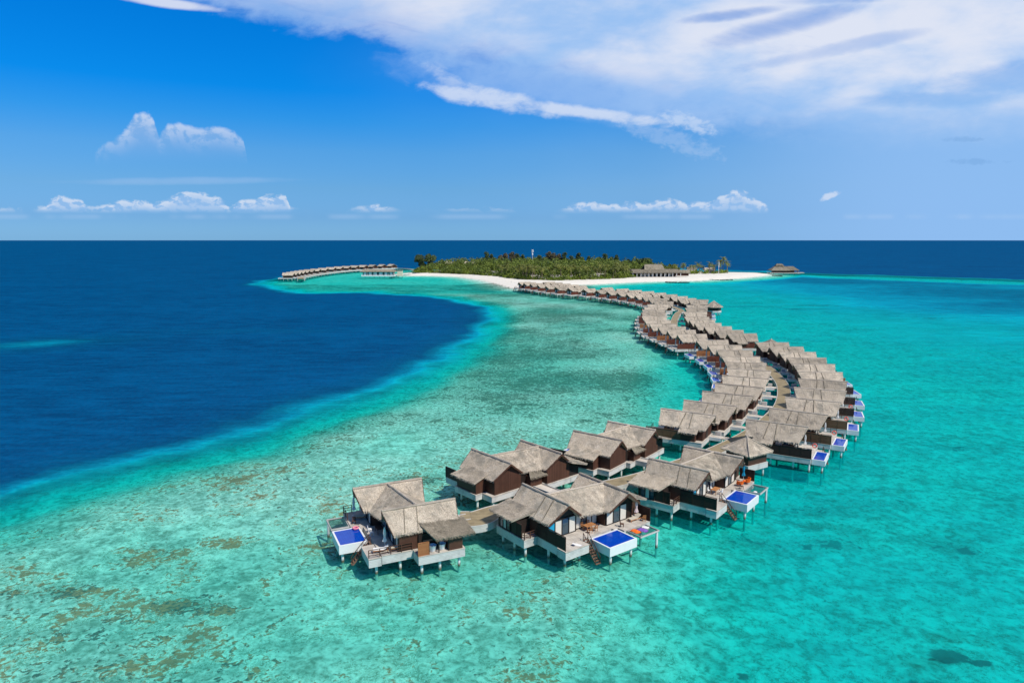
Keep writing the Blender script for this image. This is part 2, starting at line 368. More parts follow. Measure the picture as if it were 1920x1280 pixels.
def mat_pool():
    m, t, b, o = mat('pool_water'); v, tc, oi = oc(t)
    s = t.sep(tc); g = lambda a: t.step(t.m('ABSOLUTE', t.m('SUBTRACT', t.m('FRACT', t.m('MULTIPLY', a, 3.3)), .5)), .42, .48)
    n = t.noise(v, 1.3, 4, .6, .6)
    c = t.mix(t.m('MULTIPLY', t.m('MAXIMUM', g(s[0]), g(s[1])), .18), t.mix(n, (.0, .022, .27), (.002, .075, .46)), (.05, .15, .55))
    t.put(b.inputs['Base Color'], c); b.inputs['Roughness'].default_value = .06; b.inputs['IOR'].default_value = 1.33
    bump(t, b, t.noise(v, 3., 3, .6), .3, .02)
mat_pool()

def mat_glass():
    m, t, b, o = mat('glass'); b.inputs['Base Color'].default_value = (.03, .06, .08, 1); b.inputs['Roughness'].default_value = .05
    b.inputs['Specular IOR Level'].default_value = .8
mat_glass()

def mat_leaf(name, c1, c2, c3):
    m, t, b, o = mat(name); p = t.new('ShaderNodeNewGeometry').outputs['Position']; oi = t.new('ShaderNodeObjectInfo').outputs['Random']
    n = t.noise(p, .12, 4, .6); n2 = t.noise(p, .9, 3, .6)
    c = t.mix(t.step(n, .35, .65), c1, c2); c = t.mix(t.m('MULTIPLY', t.step(n2, .45, .7), .6), c, c3)
    tone = t.m('ADD', .8, t.m('MULTIPLY', oi, .4)); c = t.mix(1., c, t.xyz(tone, tone, tone), 'MULTIPLY')
    t.put(b.inputs['Base Color'], c); b.inputs['Roughness'].default_value = .6; b.inputs['Specular IOR Level'].default_value = .25
mat_leaf('leaf_mid', (.035, .065, .012), (.135, .175, .020), (.20, .22, .035))
mat_leaf('leaf_bright', (.11, .17, .012), (.18, .24, .022), (.24, .27, .05))
mat_leaf('leaf_dark', (.045, .080, .022), (.075, .11, .034), (.11, .12, .055))
mat_leaf('leaf_brown', (.105, .09, .05), (.14, .115, .065), (.07, .085, .035))
mat_leaf('leaf_palm', (.09, .12, .018), (.17, .18, .03), (.26, .22, .05))

# ------------------------------------------------------------------ the sea and its bed
def vnoise(x, y, scale, seed=0):
    """value noise on arrays, roughly -1..1, three octaves"""
    r = np.random.default_rng(seed); T = r.random((256, 256)); out = 0; amp = 1.; tot = 0.
    for o in range(3):
        a = x / scale * 2 ** o + 17.3 * o + 500; b = y / scale * 2 ** o + 5.1 * o + 500
        i = np.floor(a).astype(int); j = np.floor(b).astype(int); fa = a - i; fb = b - j
        fa = fa * fa * (3 - 2 * fa); fb = fb * fb * (3 - 2 * fb)
        g = lambda p, q: T[p % 256, q % 256]
        out = out + amp * ((g(i, j) * (1 - fa) + g(i + 1, j) * fa) * (1 - fb) + (g(i, j + 1) * (1 - fa) + g(i + 1, j + 1) * fa) * fb)
        tot += amp; amp *= .5
    return out / tot * 2 - 1

def seg_dist(x, y, pts, closed=True):
    P = np.array(pts, float); Q = np.roll(P, -1, 0) if closed else P[1:]
    P = P if closed else P[:-1]
    d2 = np.full(x.shape, 1e18)
    for (ax, ay), (bx, by) in zip(P, Q):
        vx, vy = bx - ax, by - ay; L = vx * vx + vy * vy + 1e-9
        t = np.clip(((x - ax) * vx + (y - ay) * vy) / L, 0, 1)
        d2 = np.minimum(d2, (x - ax - t * vx) ** 2 + (y - ay - t * vy) ** 2)
    return np.sqrt(d2)

def inside(x, y, pts):
    P = np.array(pts, float); c = np.zeros(x.shape, bool)
    for (ax, ay), (bx, by) in zip(P, np.roll(P, -1, 0)):
        if ay == by: continue
        k = ((ay > y) != (by > y)) & (x < (bx - ax) * (y - ay) / (by - ay) + ax); c ^= k
    return c

def sd(x, y, pts): d = seg_dist(x, y, pts); return np.where(inside(x, y, pts), -d, d)
def sst(x, a, b): t = np.clip((x - a) / (b - a), 0, 1); return t * t * (3 - 2 * t)

SHALLOW = [(-77.5, 98.5), (-71.8, 108.8), (-66.6, 115.5), (-61.5, 124.6), (-56.4, 137.0), (-51.6, 147.5), (-46.8, 162.3), (-37.8, 182.3), (-26.9, 211.2), (-19.6, 248.1), (-13.8, 291.4), (-11.1, 352.5), (-20.1, 420), (-53.0, 490), (-108.4, 522), (-158.9, 520), (-199.9, 575), (-240, 625), (-243, 690), (-240, 770), (-228, 850), (-203, 915), (-165, 955), (-60, 1010), (100, 1040), (230, 990), (330, 880), (343, 835), (398, 799), (456, 742), (518, 692), (700, 560), (1100, 300), (1100, -400), (-200, -400), (-110, 30), (-90, 80)]
ISLAND = [(-122, 800), (-116, 770), (-96.6, 772), (-58.6, 750), (-32.4, 690), (-14.6, 624), (-3, 575), (8, 553), (18, 551), (37, 583), (60, 610), (88, 632), (111, 648), (140, 664), (178, 673), (236, 716), (283, 768), (306, 806), (300, 826), (270, 838), (230, 850), (200, 880), (150, 950), (60, 975), (-40, 960), (-110, 890)]
WOOD = [(-117, 812), (-80, 792), (-48, 768), (-17, 730), (0, 685), (20, 662), (45, 655), (84, 672), (112, 690), (128, 712), (150, 745), (190, 775), (196, 800), (180, 850), (140, 920), (60, 950), (-40, 935), (-105, 875)]

def depth_at(x, y):
    w = vnoise(x, y, 38, 13) * 5 + vnoise(x, y, 17, 3) * 4.5 + vnoise(x, y, 7, 4) * 2.2
    far = np.clip((np.hypot(x, y) - 250) / 500, 0, 1)
    s = sd(x, y, SHALLOW) + w * (1 + far)
    # flat reef on the left of the villas, deeper sandy lagoon on their right
    k = np.clip((x - (-12 + .24 * np.clip(y, 0, 330) + .03 * np.clip(y - 330, 0, 400))) / 30, 0, 1)
    k = np.where(y > 520, np.maximum(k, .45), k)
    base = .75 + 1.55 * k + .25 * vnoise(x, y, 35, 5)
    base = base + 1.0 * sst(x, 95, 230) * sst(y, 90, 300) + 7.5 * sst(x, 170, 340) * sst(y, 290, 440) * (.75 + .6 * vnoise(x * .4, y, 60, 9))
    base = np.minimum(base, 9) * (1 - .72 * sst(s, -120, -88) * sst(x, 290, 350) * sst(y, 300, 400))
    d = base + 3.0 * sst(s, -23, 6) ** 1.5 * (x < 320) + 30 * sst(s, -1, 26)
    sh = np.exp(-(((x + 185) / 34) ** 2 + ((y - 262 - .25 * (x + 185)) / 24) ** 2)) + .4 * np.exp(-(((x + 110) / 45) ** 2 + ((y - 300) / 10) ** 2))
    d = d * (1 - .80 * np.clip(sh, 0, 1))
    i = sd(x, y, ISLAND) + vnoise(x, y, 20, 8) * 2
    d = np.minimum(d, .05 + np.clip(i, 0, 60) * .050 + np.clip(i - 30, 0, 900) * .4)
    d = np.where(i < 0, np.maximum(-1.6, i * .10), d)
    return d

def sea_grid():
    rs = [3, 8, 13, 18] + list(np.geomspace(22, 1250, 360)) + list(np.geomspace(1320, 60000, 30))
    th = list(np.arange(-46, 46.01, .2)) + list(np.arange(50, 314, 4))
    th = np.radians(th); n = len(th); r = np.array(rs)
    X = (r[:, None] * np.sin(th)[None]).ravel(); Y = (r[:, None] * np.cos(th)[None]).ravel()
    X = np.append(X, 0); Y = np.append(Y, 0)
    i = np.arange(len(rs) - 1)[:, None] * n; j = np.arange(n)[None]; j2 = (j + 1) % n
    F = np.stack([i + j, i + n + j, i + n + j2, i + j2], -1).reshape(-1, 4)[:, ::-1]
    c = len(X) - 1; T = np.stack([np.full(n, c), np.arange(n), (np.arange(n) + 1) % n], 1)[:, ::-1]
    return X, Y, F, T

def grid_object(name, X, Y, Z, F, T, material, attrs):
    me = bpy.data.meshes.new(name); nf, nt = len(F), len(T)
    me.vertices.add(len(X)); me.loops.add(nf * 4 + nt * 3); me.polygons.add(nf + nt)
    me.vertices.foreach_set('co', np.stack([X, Y, Z], 1).ravel())
    me.loops.foreach_set('vertex_index', np.concatenate([F.ravel(), T.ravel()]))
    st = np.concatenate([np.arange(nf) * 4, nf * 4 + np.arange(nt) * 3])
    me.polygons.foreach_set('loop_start', st)
    me.polygons.foreach_set('use_smooth', np.ones(nf + nt, bool))
    me.update(calc_edges=True); me.validate()
    for k, v in attrs.items():
        a = me.attributes.new(k, 'FLOAT', 'POINT'); a.data.foreach_set('value', v.astype(np.float32))
    me.materials.append(material)
    o = bpy.data.objects.new(name, me); COL.objects.link(o); tag(o, kind='structure'); return o

def blob(x, y, L):
    r = np.zeros(x.shape)
    for bx, by, a, b, s in L: r = np.maximum(r, s * np.exp(-(((x - bx) / a) ** 2 + ((y - by) / b) ** 2)))
    return r

CORAL = [(-38, 72, 5, 2.6, 1), (-33.5, 71.3, 5, 2.0, .9), (-52, 75, 6, 2.2, .9), (-58, 74.5, 4, 2, .7), (-47, 84, 6, 5, .75), (-39, 88, 6, 3, .6), (-16.5, 112.5, 7, 4, .85), (-60, 65, 6, 3, .6),
         (-40, 62, 9, 3, .6), (-30, 58, 9, 3, .5), (-52, 58, 8, 3, .6), (-66, 92, 8, 6, .5), (-5, 122, 14, 7, .6), (10, 135, 14, 10, .55), (0, 165, 22, 18, .6), (20, 200, 20, 30, .65),
         (20, 260, 22, 45, .7), (30, 340, 28, 50, .65), (5, 440, 30, 30, .4), (-18, 180, 10, 22, .45), (-38, 130, 10, 12, .5)]
DARK = [(33, 91, 8, 4, .5), (14, 82, 8, 3.5, .35), (-2, 84, 7, 3, .4), (48, 103, 10, 5, .45), (0, 95, 7, 4, .4), (44.6, 64.4, 2.4, 1.5, 1.), (47.3, 63.3, 1.9, .7, .9), (22.5, 60.5, 1.1, .7, .8), (39.5, 60, 3.5, 1.2, .7), (26.5, 60.0, 2.0, .8, .6), (44, 91, 9, 3.5, .55), (61, 89, 7, 5, .5), (34, 84, 5, 3, .35), (56, 120, 8, 4, .4),  # leading blobs paint shade round the large villas; the others are dark bottom
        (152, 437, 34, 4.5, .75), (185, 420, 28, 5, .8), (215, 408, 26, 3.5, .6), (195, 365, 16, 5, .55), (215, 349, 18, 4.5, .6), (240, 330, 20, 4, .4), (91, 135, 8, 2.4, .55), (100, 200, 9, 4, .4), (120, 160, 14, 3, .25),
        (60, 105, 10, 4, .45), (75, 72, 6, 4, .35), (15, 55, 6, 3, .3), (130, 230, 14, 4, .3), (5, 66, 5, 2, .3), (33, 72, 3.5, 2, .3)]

def build_sea():
    X, Y, F, T = sea_grid(); D = depth_at(X, Y)
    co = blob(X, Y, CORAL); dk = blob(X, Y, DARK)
    left = sst(2 + .24 * np.clip(Y, 0, 320) - X, -6, 14) * (1 - sst(D, 1.2, 3.4)) * (Y < 640)
    co = np.maximum(co, (.36 + .20 * sst(Y, 105, 180) + .42 * vnoise(X, Y, 22, 31)) * left)
    i = sd(X, Y, ISLAND)
    # ---- the bed: white coral sand, brown and olive coral heads, dark weeds, plus caustic light and villa shade painted in
    m, t, b, o = mat('seabed_sand')
    P = t.new('ShaderNodeNewGeometry').outputs['Position']
    A = lambda n: (lambda a: (setattr(a, 'attribute_name', n), a.outputs['Fac'])[1])(t.new('ShaderNodeAttribute'))
    dep, cor, drk = A('depth'), A('coral'), A('weed_shade')
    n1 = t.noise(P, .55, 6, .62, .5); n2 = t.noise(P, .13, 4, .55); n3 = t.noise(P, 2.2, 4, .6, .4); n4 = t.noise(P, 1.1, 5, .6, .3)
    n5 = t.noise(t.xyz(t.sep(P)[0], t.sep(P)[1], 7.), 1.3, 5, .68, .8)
    caustic_net = t.m('ABSOLUTE', t.m('SUBTRACT', n3, .5))
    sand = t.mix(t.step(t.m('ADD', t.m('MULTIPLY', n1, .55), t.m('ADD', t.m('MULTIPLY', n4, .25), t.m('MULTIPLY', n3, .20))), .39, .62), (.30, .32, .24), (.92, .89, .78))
    sand = t.mix(t.m('MULTIPLY', t.step(caustic_net, .035, .0, 0., .85), t.step(n2, .36, .54, .25, 1.)), sand, (.95, .93, .86))  # bright net of caustic light painted into the sand colour
    rub = t.step(t.m('ADD', t.m('ADD', t.m('MULTIPLY', n5, .45), t.m('ADD', t.m('MULTIPLY', n1, .35), t.m('MULTIPLY', n2, .20))), t.m('MULTIPLY', cor, .20)), .59, .64)
    rub = t.m('MULTIPLY', rub, t.step(cor, .10, .25))
    ccol = t.mix(t.step(t.m('ADD', t.m('MULTIPLY', n3, .5), t.m('MULTIPLY', n2, .5)), .42, .56), (.06, .05, .03), (.58, .17, .04))
    ccol = t.mix(t.step(P and t.sep(P)[1], 95., 160.), ccol, (.09, .11, .07))
    col = t.mix(t.m('MULTIPLY', rub, .88), sand, ccol)
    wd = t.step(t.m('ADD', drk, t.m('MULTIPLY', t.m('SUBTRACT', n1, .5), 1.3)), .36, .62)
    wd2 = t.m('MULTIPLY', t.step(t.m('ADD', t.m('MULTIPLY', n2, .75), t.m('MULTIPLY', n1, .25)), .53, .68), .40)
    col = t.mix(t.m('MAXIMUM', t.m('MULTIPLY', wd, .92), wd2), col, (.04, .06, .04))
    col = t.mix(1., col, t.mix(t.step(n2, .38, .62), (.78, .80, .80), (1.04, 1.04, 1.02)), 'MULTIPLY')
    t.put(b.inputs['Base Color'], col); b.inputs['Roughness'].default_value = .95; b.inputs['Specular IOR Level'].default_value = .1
    grid_object('seabed', X, Y, -np.minimum(D, 2.3) - .02 + 0 * X, F, T, m, {'depth': D, 'coral': co, 'weed_shade': dk})
    # ---- the water: clear where shallow, its own blue where deep; a waved glossy skin
    m, t, b, o = mat('sea_water'); t.n.remove(b)
    P = t.new('ShaderNodeNewGeometry').outputs['Position']; dep = A('depth')
    n1 = t.noise(P, .06, 5, .6); nm = t.noise(P, .35, 5, .62, .6); nl = t.noise(P, .012, 4, .6)
    deps = t.m('MULTIPLY', dep, t.m('ADD', .75, t.m('MULTIPLY', n1, .5)))
    body = t.ramp(t.m('DIVIDE', deps, 32.), [(0., (.03, .46, .40)), (.03, (.002, .43, .40)), (.06, (.0, .44, .45)), (.10, (.0, .41, .48)), (.16, (.0, .23, .33)), (.26, (.0, .12, .205)), (.45, (.0, .062, .145)), (1., (.0, .058, .155))])
    body = t.mix(t.m('MULTIPLY', t.step(nl, .35, .65), .35), body, (.0, .050, .150), 'MIX') if False else body
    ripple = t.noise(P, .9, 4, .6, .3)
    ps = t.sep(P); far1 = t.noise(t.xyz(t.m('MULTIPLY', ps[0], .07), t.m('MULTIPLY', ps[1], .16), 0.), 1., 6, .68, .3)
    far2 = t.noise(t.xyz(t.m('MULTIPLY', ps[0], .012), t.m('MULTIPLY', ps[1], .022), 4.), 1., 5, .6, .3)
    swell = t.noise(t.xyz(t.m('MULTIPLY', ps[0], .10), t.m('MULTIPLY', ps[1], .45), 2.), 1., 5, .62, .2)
    chop_light = t.step(t.m('ADD', t.m('ADD', t.m('MULTIPLY', ripple, .24), t.m('MULTIPLY', swell, .30)), t.m('ADD', t.m('MULTIPLY', far1, .28), t.m('MULTIPLY', far2, .18))), .39, .61)
    wdw = t.m('MULTIPLY', t.step(t.m('ADD', A('weed_shade'), t.m('MULTIPLY', t.m('SUBTRACT', nm, .5), 1.3)), .36, .62), .80)
    body = t.mix(wdw, body, (.002, .13, .15))  # bottom weeds and painted villa shade darken the water colour too
    body = t.mix(1., body, t.mix(chop_light, (.66, .71, .75), (1.6, 1.34, 1.28)), 'MULTIPLY')  # light and dark of the wave faces painted into the body colour
    tint = t.ramp(t.m('DIVIDE', deps, 6.), [(0., (.97, .99, .99)), (.08, (.66, .93, .90)), (.15, (.42, .87, .81)), (.30, (.07, .79, .755)), (.42, (.0, .73, .74)), (.7, (.0, .66, .73)), (1., (.0, .5, .62))])
    opac = t.curve(deps, [(0, .0), (.3, .04), (1., .10), (2., .19), (3., .40), (4.5, .86), (7., 1.), (60., 1.)], 0., 60.)
    waves = t.m('ADD', t.m('MULTIPLY', t.noise(P, .45, 4, .6, .3), 1.), t.m('MULTIPLY', t.noise(P, 2.2, 3, .6), .25))
    bp = t.new('ShaderNodeBump'); bp.inputs['Strength'].default_value = 1.; bp.inputs['Distance'].default_value = .35; t.put(bp.inputs['Height'], waves)
    df = t.new('ShaderNodeBsdfDiffuse'); t.put(df.inputs[0], body); t.l.new(bp.outputs[0], df.inputs['Normal'])
    tr = t.new('ShaderNodeBsdfTransparent'); t.put(tr.inputs[0], tint)
    gl = t.new('ShaderNodeBsdfGlossy'); gl.inputs['Roughness'].default_value = .18; t.l.new(bp.outputs[0], gl.inputs['Normal'])
    fr = t.new('ShaderNodeFresnel'); fr.inputs[0].default_value = 1.33; t.l.new(bp.outputs[0], fr.inputs['Normal'])
    mx = t.new('ShaderNodeMixShader'); t.put(mx.inputs[0], opac); t.l.new(tr.outputs[0], mx.inputs[1]); t.l.new(df.outputs[0], mx.inputs[2])
    m2 = t.new('ShaderNodeMixShader'); t.put(m2.inputs[0], t.m('MINIMUM', t.m('MULTIPLY', fr.outputs[0], .35), .016)); t.l.new(mx.outputs[0], m2.inputs[1]); t.l.new(gl.outputs[0], m2.inputs[2])
    t.l.new(m2.outputs[0], o.inputs[0])
    keep = np.ones(len(F), bool)
    Dm = D[F].max(1); keep &= Dm > -.25
    grid_object('sea', X, Y, 0 * X, F[keep], T, m, {'depth': np.maximum(D, 0), 'weed_shade': dk})
    # ---- the island's sand, a sheet of its own standing out of the water
    gx, gy = np.meshgrid(np.arange(-140, 330, 3.), np.arange(530, 1000, 3.)); sh = gx.shape; x = gx.ravel(); y = gy.ravel()
    ii = sd(x, y, ISLAND) + vnoise(x, y, 20, 8) * 2; z = np.where(ii < 0, np.minimum(1.6, -ii * .10), -.6 - np.clip(ii, 0, 4) * .2) + .02
    n = sh[1]; a = (np.arange(sh[0] - 1)[:, None] * n + np.arange(n - 1)[None]).ravel(); Fq = np.stack([a, a + 1, a + n + 1, a + n], 1)
    Fq = Fq[(ii[Fq] < 3).any(1)]
    m, t, b, o = mat('beach_sand'); P = t.new('ShaderNodeNewGeometry').outputs['Position']; zz = t.sep(P)[2]
    n1 = t.noise(P, .3, 5, .6)
    c = t.mix(n1, (.56, .50, .40), (.78, .73, .63)); c = t.mix(t.step(zz, .35, .0), c, (.55, .50, .40))
    t.put(b.inputs['Base Color'], c); b.inputs['Roughness'].default_value = .9
    bump(t, b, t.noise(P, .8, 4, .6), .4, .2)
    grid_object('beach', x, y, z, Fq, np.zeros((0, 3), int), m, {})
build_sea()

# ------------------------------------------------------------------ thatched roofs
def roof_planes(planes, mats, parent, name='roof', blades=30, thick=.22, step_=.7, bl=.42, bw=.035, fringe=True, sag=.05, label=None):
    """planes: (ridge a, ridge b, eave b, eave a), each a corner in local space"""
    mb = MB(); rnd = random.random
    for (a, b, c, d) in planes:
        a, b, c, d = map(Vector, (a, b, c, d))
        nrm = (b - a).cross(d - a).normalized()
        if nrm.z < 0: nrm = -nrm
        L = max((b - a).length, (c - d).length); H = max((d - a).length, (c - b).length)
        nu = max(2, int(L / step_)); nv = max(2, int(H / step_))
        P = lambda u, v: a.lerp(b, u).lerp(d.lerp(c, u), v)
        vs = []
        for j in range(nv + 1):
            for i in range(nu + 1):
                u, v = i / nu, j / nv; k = (rnd() - .5) * .11 - sag * math.sin(v * math.pi)
                if j == 0: k = 0
                q = P(u, v) + nrm * k
                if j == nv: q += (P(u, 1) - P(u, .9)).normalized() * (rnd() - .35) * .22
                vs.append(q)
        n = nu + 1; N = len(vs)
        fs = [(j * n + i, j * n + i + 1, (j + 1) * n + i + 1, (j + 1) * n + i) for j in range(nv) for i in range(nu)]
        low = [q - nrm * thick for q in (a, b, c, d)]
        vs += low; lo = [N, N + 1, N + 2, N + 3]; fs.append(tuple(reversed(lo)))
        top = [0, nu, nv * n + nu, nv * n]
        edge = [list(range(0, nu + 1)), [j * n + nu for j in range(nv + 1)], [nv * n + i for i in range(nu, -1, -1)], [j * n for j in range(nv, -1, -1)]]
        for e, (p, q) in zip(edge, ((0, 1), (1, 2), (2, 3), (3, 0))): fs.append(tuple(reversed(e)) + (lo[p], lo[q]))
        mb.add(vs, fs)
        area = (b - a).length * .5 * H + (c - d).length * .5 * H
        down = ((d + c) - (a + b)).normalized(); side = nrm.cross(down)
        vs = []; fs = []
        for k in range(int(area * blades)):
            u, v = rnd(), rnd() ** .9; p = P(u, v * .97) + nrm * (.02 - sag * math.sin(v * math.pi))
            dr = (down + side * (rnd() - .5) * .4 + nrm * (.02 + rnd() * .10)).normalized() * bl * (.6 + .8 * rnd()); w = side * bw * (.6 + .8 * rnd())
            i0 = len(vs); vs += [p - w, p + w, p + dr + w * .3, p + dr - w * .3]; fs.append((i0, i0 + 1, i0 + 2, i0 + 3))
        if fringe:
            for k in range(int((c - d).length * max(6, blades * .7))):
                u = rnd(); p = P(u, .97) - nrm * rnd() * thick * .8
                dr = (down * (.5 + .5 * rnd()) - Vector((0, 0, .55)) + side * (rnd() - .5) * .5).normalized() * bl * (.4 + .6 * rnd()); w = side * bw
                i0 = len(vs); vs += [p - w, p + w, p + dr + w * .2, p + dr - w * .2]; fs.append((i0, i0 + 1, i0 + 2, i0 + 3))
        mb.add(vs, fs)
    return mb.build(name, mats, parent, label=label)

def ridge_cap(pts, parent, r=.17, name='ridge_cap', m='thatch_cap'):
    mb = MB()
    for p, q in zip(pts[:-1], pts[1:]):
        p, q = Vector(p), Vector(q); L = (q - p).length; n = max(1, int(L / .7))
        for i in range(n):
            a = p.lerp(q, i / n); b = p.lerp(q, (i + 1) / n)
            mb.tube(a, b + (b - a) * .04, r * random.uniform(.8, 1.15), r * random.uniform(.8, 1.15), 6)
    return mb.build(name, M[m], parent)

def gable_planes(x0, x1, xe0, xe1, yc, w, zr, ze):
    return [((x0, yc, zr), (x1, yc, zr), (xe1, yc - w, ze), (xe0, yc - w, ze)), ((x0, yc, zr), (x1, yc, zr), (xe1, yc + w, ze), (xe0, yc + w, ze))]

def house_wall(mb, x0, x1, yc, hw, z0, ze, zr, w):
    """closed gabled block whose top stays below the roof"""
    s = (zr - ze) / w; zt = lambda y: zr - .30 - abs(y) * s
    mb.prism([(yc - hw, z0), (yc + hw, z0), (yc + hw, zt(hw)), (yc, zt(0)), (yc - hw, zt(hw))], x0, x1, axis='x')

def window_row(parent, p, q, z0, z1, kinds, out, name='window', ztop=None):
    """a row of framed panes from p to q (xy); out = unit xy vector pointing outdoors; ztop(t) lets tops follow a gable"""
    p = Vector((*p, 0)); q = Vector((*q, 0)); n = len(kinds); o = Vector((*out, 0)); Z = Vector((0, 0, 1))
    f = MB()
    for i in range(n + 1):
        c = p.lerp(q, i / n) + o * .06; zt = z1 if ztop is None else ztop(i / n)
        f.bar(c + Z * z0, c + Z * zt, .12)
    f.bar(p + o * .06 + Z * (z0 + .05), q + o * .06 + Z * (z0 + .05), .11, .09)
    f.bar(p + o * .06 + Z * z1, q + o * .06 + Z * z1, .11, .12)
    fo = f.build(name, M['frame_dark'], parent)
    for i, k in enumerate(kinds):
        a = p.lerp(q, (i + .06) / n) + o * .03; b = p.lerp(q, (i + .94) / n) + o * .03
        m = MB(); m.bar((a + b) / 2 + Z * (z0 + .1), (a + b) / 2 + Z * (z1 - .06), .03, .03); m = MB()
        d = (b - a); t_ = o * .02
        vs = [a + Z * (z0 + .08) - t_, b + Z * (z0 + .08) - t_, b + Z * (z1 - .05) - t_, a + Z * (z1 - .05) - t_]
        vs += [v + t_ * 2 for v in vs]
        m.add(vs, [(0, 1, 2, 3), (7, 6, 5, 4), (4, 5, 1, 0), (5, 6, 2, 1), (6, 7, 3, 2), (7, 4, 0, 3)])
        m.build({'c': 'curtain', 'g': 'pane', 'b': 'curtain'}[k], M[{'c': 'curtain', 'g': 'glass', 'b': 'fabric_blue'}[k]], fo)
    return fo

def railing(parent, pts, z, h=1.0, rails=3, step_=1.3, m='rail_wood', name='railing'):
    mb = MB()
    for p, q in zip(pts[:-1], pts[1:]):
        p = Vector((*p, z)); q = Vector((*q, z)); n = max(1, round((q - p).length / step_))
        for i in range(n + 1):
            c = p.lerp(q, i / n); mb.bar(c, c + Vector((0, 0, h)), .09)
        for k in range(rails):
            zz = Vector((0, 0, h * (k + 1) / rails - .02)); mb.bar(p + zz, q + zz, .05, .07)
    return mb.build(name, M[m], parent)

def fence(parent, p, q, z0, h, m, label=None, posts=True):
    p = Vector((*p, 0)); q = Vector((*q, 0)); Z = Vector((0, 0, 1)); mb = MB(); L = (q - p).length
    n = int(h / .13)
    for i in range(n): mb.bar(p + Z * (z0 + .07 + i * .13), q + Z * (z0 + .07 + i * .13), .05, .118)
    k = max(1, round(L / 1.6))
    for i in range(k + 1):
        c = p.lerp(q, i / k); mb.bar(c + Z * z0, c + Z * (z0 + h + .03), .10)
    mb.bar(p + Z * (z0 + h + .05), q + Z * (z0 + h + .05), .14, .06)
    return mb.build('privacy_fence', M[m], parent, label=label)

def posts(parent, xy, z1=1.62, z0=-2.2, r=.18):
    for x, y in xy: MB().tube((x, y, z0), (x, y, z1), r, r * .95, 10).build('post', M['post_paint'], parent, smooth=False)

def slab(parent, boxes, ztop=2.5, h=.92, name='deck', m='deck_boards'):
    d = MB(); f = MB()
    for bx in boxes:
        x0, x1, y0, y1 = bx[:4]; zt = ztop + (bx[4] if len(bx) > 4 else 0)
        d.box(x0, x1, y0, y1, zt - .10, zt); f.box(x0 + .03, x1 - .03, y0 + .03, y1 - .03, zt - h, zt - .102)
    do = d.build(name, M[m], parent); f.build('fascia', M['fascia_boards'], do); return do

def pool(parent, x0, x1, y0, y1, zt=2.35, h=1.15):
    b = MB(); w = .22
    b.box(x0, x1, y0, y0 + w, zt - h, zt).box(x0, x1, y1 - w, y1, zt - h, zt).box(x0, x0 + w, y0 + w, y1 - w, zt - h, zt).box(x1 - w, x1, y0 + w, y1 - w, zt - h, zt)
    b.box(x0 + w, x1 - w, y0 + w, y1 - w, zt - h, zt - h + .25)
    po = b.build('plunge_pool', M['pool_wall'], parent)
    MB().box(x0 + w - .01, x1 - w + .01, y0 + w - .01, y1 - w + .01, zt - .7, zt - .05).build('pool_water', M['pool_water'], po)
    posts(po, [(x1 - .5, y0 + .6), (x1 - .5, y1 - .6)], zt - h + .02)
    return po

def stairs(parent, p, q, w=1.1, hand=True):
    """p top centre, q bottom centre"""
    p, q = Vector(p), Vector(q); d = q - p; s = Vector((-d.y, d.x, 0)).normalized() * w / 2; mb = MB()
    for k in (-1, 1): mb.bar(p + s * k, q + s * k, .08, .18)
    n = int(abs(d.z) / .24)
    for i in range(n + 1):
        c = p.lerp(q, i / n); mb.bar(c - s, c + s, .26, .05)
    so = mb.build('water_stairs', M['stair_wood'], parent); h = MB()
    for k in (-1, 1):
        h.bar(p + s * k + Vector((0, 0, .95)), q + s * k + Vector((0, 0, .75)), .06)
        for i in range(4):
            c = p.lerp(q, i / 3) + s * k; h.bar(c, c + Vector((0, 0, .95 - .2 * i / 3)), .06)
    h.build('handrail', M['rail_wood'], so); return so

